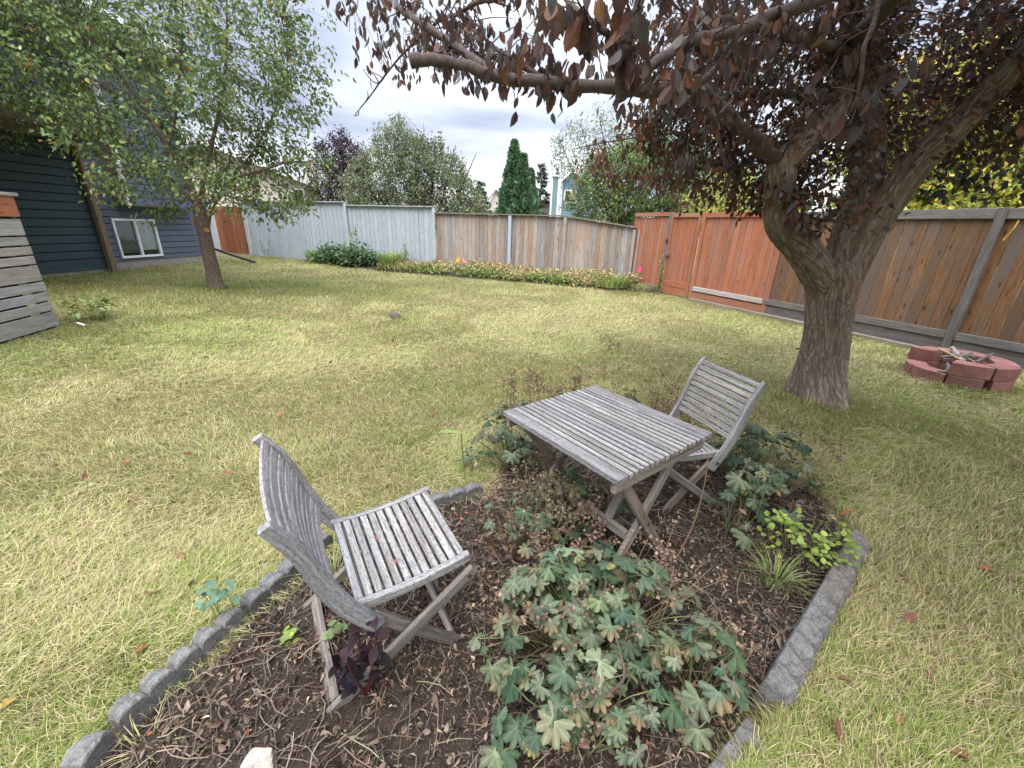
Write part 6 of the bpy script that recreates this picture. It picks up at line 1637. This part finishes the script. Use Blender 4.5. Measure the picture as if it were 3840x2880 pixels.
# ================================================================== back bed planting
def shrub(name, label, x, y, z, rx, ry, h, K, per, ln, cols, wts, tpl=LEAF_BIG, group='shrubs in the back bed'):
    t = empty(name, (x, y, z), rzB, label, 'shrub', group)
    lf, st = MB(), MB()
    for k in range(K):
        a = rng.uniform(0, 6.28); q = math.sqrt(rng.random()); p = np.array([rx * q * math.cos(a), ry * q * math.sin(a), h * (1 - 0.5 * q * q) * rng.uniform(0.35, 1.0)])
        tube(st, resample([p * np.array([0.4, 0.4, 0]), p * 0.6 + rng.normal(0, 0.03, 3), p], 4), 0.005, 3, (0.14, 0.13, 0.06), cap=False)
        put_leaves(lf, p + rng.normal(0, ln * 0.7, (per, 3)), rand_unit(per) * np.array([1, 1, 0.5]), rand_unit(per) * 0.6 + np.array([0, 0, 1.0]), ln * rng.uniform(0.6, 1.2, per), palette(per, cols, wts), tpl)
    lf.build('leaves', M['leaf'], t); st.build('stems', M['leaf_matt'], t)
RB = [(0.06, 0.12, 0.045), (0.09, 0.16, 0.06), (0.13, 0.20, 0.075), (0.045, 0.09, 0.04)]
shrub('raspberry_shrub', 'dark green leafy low shrub against the grey fence, left half', -6.95, 16.25, 0, 0.95, 0.45, 0.72, 170, 7, 0.15, RB, [3, 3, 2, 2])
shrub('raspberry_shrub', 'dark green leafy low shrub against the grey fence, right half', -5.75, 15.60, 0, 0.85, 0.5, 0.75, 160, 7, 0.15, RB, [3, 3, 2, 2])
def upright(label, x, y, h, n, ln, cols, z=0.1):
    t = empty('tall_weed', (x, y, z), 0, label, 'weed', 'tall weeds in front of the fences')
    st, lf = MB(), MB()
    for k in range(n):
        top = np.array([rng.normal(0, 0.10), rng.normal(0, 0.10), h * rng.uniform(0.7, 1.05)]); b0 = np.array([rng.normal(0, 0.06), rng.normal(0, 0.06), 0])
        P = resample([b0, (b0 + top) / 2 + rng.normal(0, 0.02, 3), top], 8); tube(st, P, np.linspace(0.010, 0.004, 8), 5, (0.2, 0.24, 0.09), cap=False)
        q = 34; u = rng.uniform(0.25, 1, q); pos = np.array([[np.interp(v, np.linspace(0, 1, 8), P[:, j]) for j in range(3)] for v in u])
        put_leaves(lf, pos, rand_unit(q) * np.array([1, 1, 0.4]) + np.array([0, 0, 0.15]), rand_unit(q) * 0.4 + np.array([0, 0, 1.0]), ln * rng.uniform(0.6, 1.2, q) * (1.2 - 0.5 * u), palette(q, cols, np.ones(len(cols))), LEAF_BIG)
    lf.build('leaves', M['leaf'], t); st.build('stems', M['leaf_matt'], t)
UP = [(0.22, 0.32, 0.11), (0.28, 0.38, 0.15), (0.16, 0.25, 0.08)]
upright('tall pale green weed rising from the raspberry shrub', -6.05, 15.9, 1.35, 3, 0.15, UP)
upright('tall thin weed beside the grass clump at the grey fence end post', -3.95, 15.2, 1.15, 2, 0.12, UP)
upright('leafy green weed climbing in front of the latched gate post', 3.75, 11.05, 1.05, 3, 0.085, [(0.20, 0.30, 0.06), (0.28, 0.36, 0.09), (0.14, 0.22, 0.05)], 0.0)
upright('small weed growing against the grey fence near the rusty gate', -10.6, 18.05, 0.75, 2, 0.11, [(0.28, 0.30, 0.18), (0.2, 0.25, 0.12)], 0.0)
grass_tuft('clump of tall arching green grass right of the raspberry shrub', -4.45, 15.05, 0.42, 420, 0.85, [(0.16, 0.24, 0.07), (0.24, 0.32, 0.10), (0.32, 0.36, 0.14)], 'tall_grass', 0.05, 0.55, 0.013)
grass_tuft('clump of tall green grass at the left end of the raspberry shrub', -8.0, 16.85, 0.35, 260, 0.7, [(0.18, 0.26, 0.08), (0.26, 0.34, 0.11)], 'tall_grass', 0.0, 0.5, 0.013)
grass_tuft('strappy green lily leaves in the right end of the back bed', 2.75, 12.0, 0.55, 420, 0.42, [(0.22, 0.31, 0.08), (0.30, 0.38, 0.12), (0.38, 0.38, 0.16)], 'lily_leaves', 0.08, 0.8, 0.014)
grass_tuft('dry pale lily leaves beside the orange corner panel', 3.45, 11.55, 0.35, 220, 0.3, [(0.34, 0.34, 0.16), (0.42, 0.36, 0.22), (0.22, 0.28, 0.1)], 'lily_leaves', 0.02, 1.0, 0.011)
def ground_cover():
    lf = MB(); K = 17000
    i = rng.uniform(0, 79, K); t_ = rng.random(K)
    j = np.clip(i.astype(int), 0, 78); f = (i - j)[:, None]
    fr = BED_FR[j] * (1 - f) + BED_FR[j + 1] * f; bk = BED_BK[j] * (1 - f) + BED_BK[j + 1] * f
    P = fr * (1 - t_[:, None]) + bk * t_[:, None]
    ok = (P[:, 0] > -4.9) & (vnoise(P[:, 0], P[:, 1], 1.6, 88, 2) + rng.normal(0, 0.1, K) > 0.36); P = P[ok]; t_ = t_[ok]; K = len(P)
    hN = vnoise(P[:, 0], P[:, 1], 1.3, 71, 3)
    h = (0.05 + 0.33 * hN) * (0.55 + 0.6 * np.sin(np.pi * np.clip(t_ * 0.8 + 0.15, 0, 1)))
    z = 0.20 * np.sqrt(t_) + h * rng.uniform(0.2, 1.0, K)
    dryf = np.clip((t_ + 0.06) * 2.6 + (vnoise(P[:, 0], P[:, 1], 0.9, 31, 2) - 0.5) * 1.6, 0.10, 0.85)
    isdry = rng.random(K) < dryf
    cg = palette(K, [(0.12, 0.20, 0.045), (0.20, 0.28, 0.07), (0.29, 0.33, 0.09)], [3, 3, 1.5]); cd = palette(K, [(0.42, 0.31, 0.17), (0.54, 0.44, 0.25), (0.28, 0.19, 0.12), (0.44, 0.42, 0.18)], [3, 2, 2, 2])
    put_leaves(lf, np.c_[P, z], rand_unit(K) + np.array([0, 0, 0.2]), rand_unit(K) * 0.8 + np.array([0, 0, 0.8]), rng.uniform(0.05, 0.12, K), np.where(isdry[:, None], cd, cg), LEAF_SM)
    o = lf.build('ground_cover', M['leaf']); tag(o, 'half dried low ground cover plants filling the back bed', 'ground cover', kind='stuff')
ground_cover()
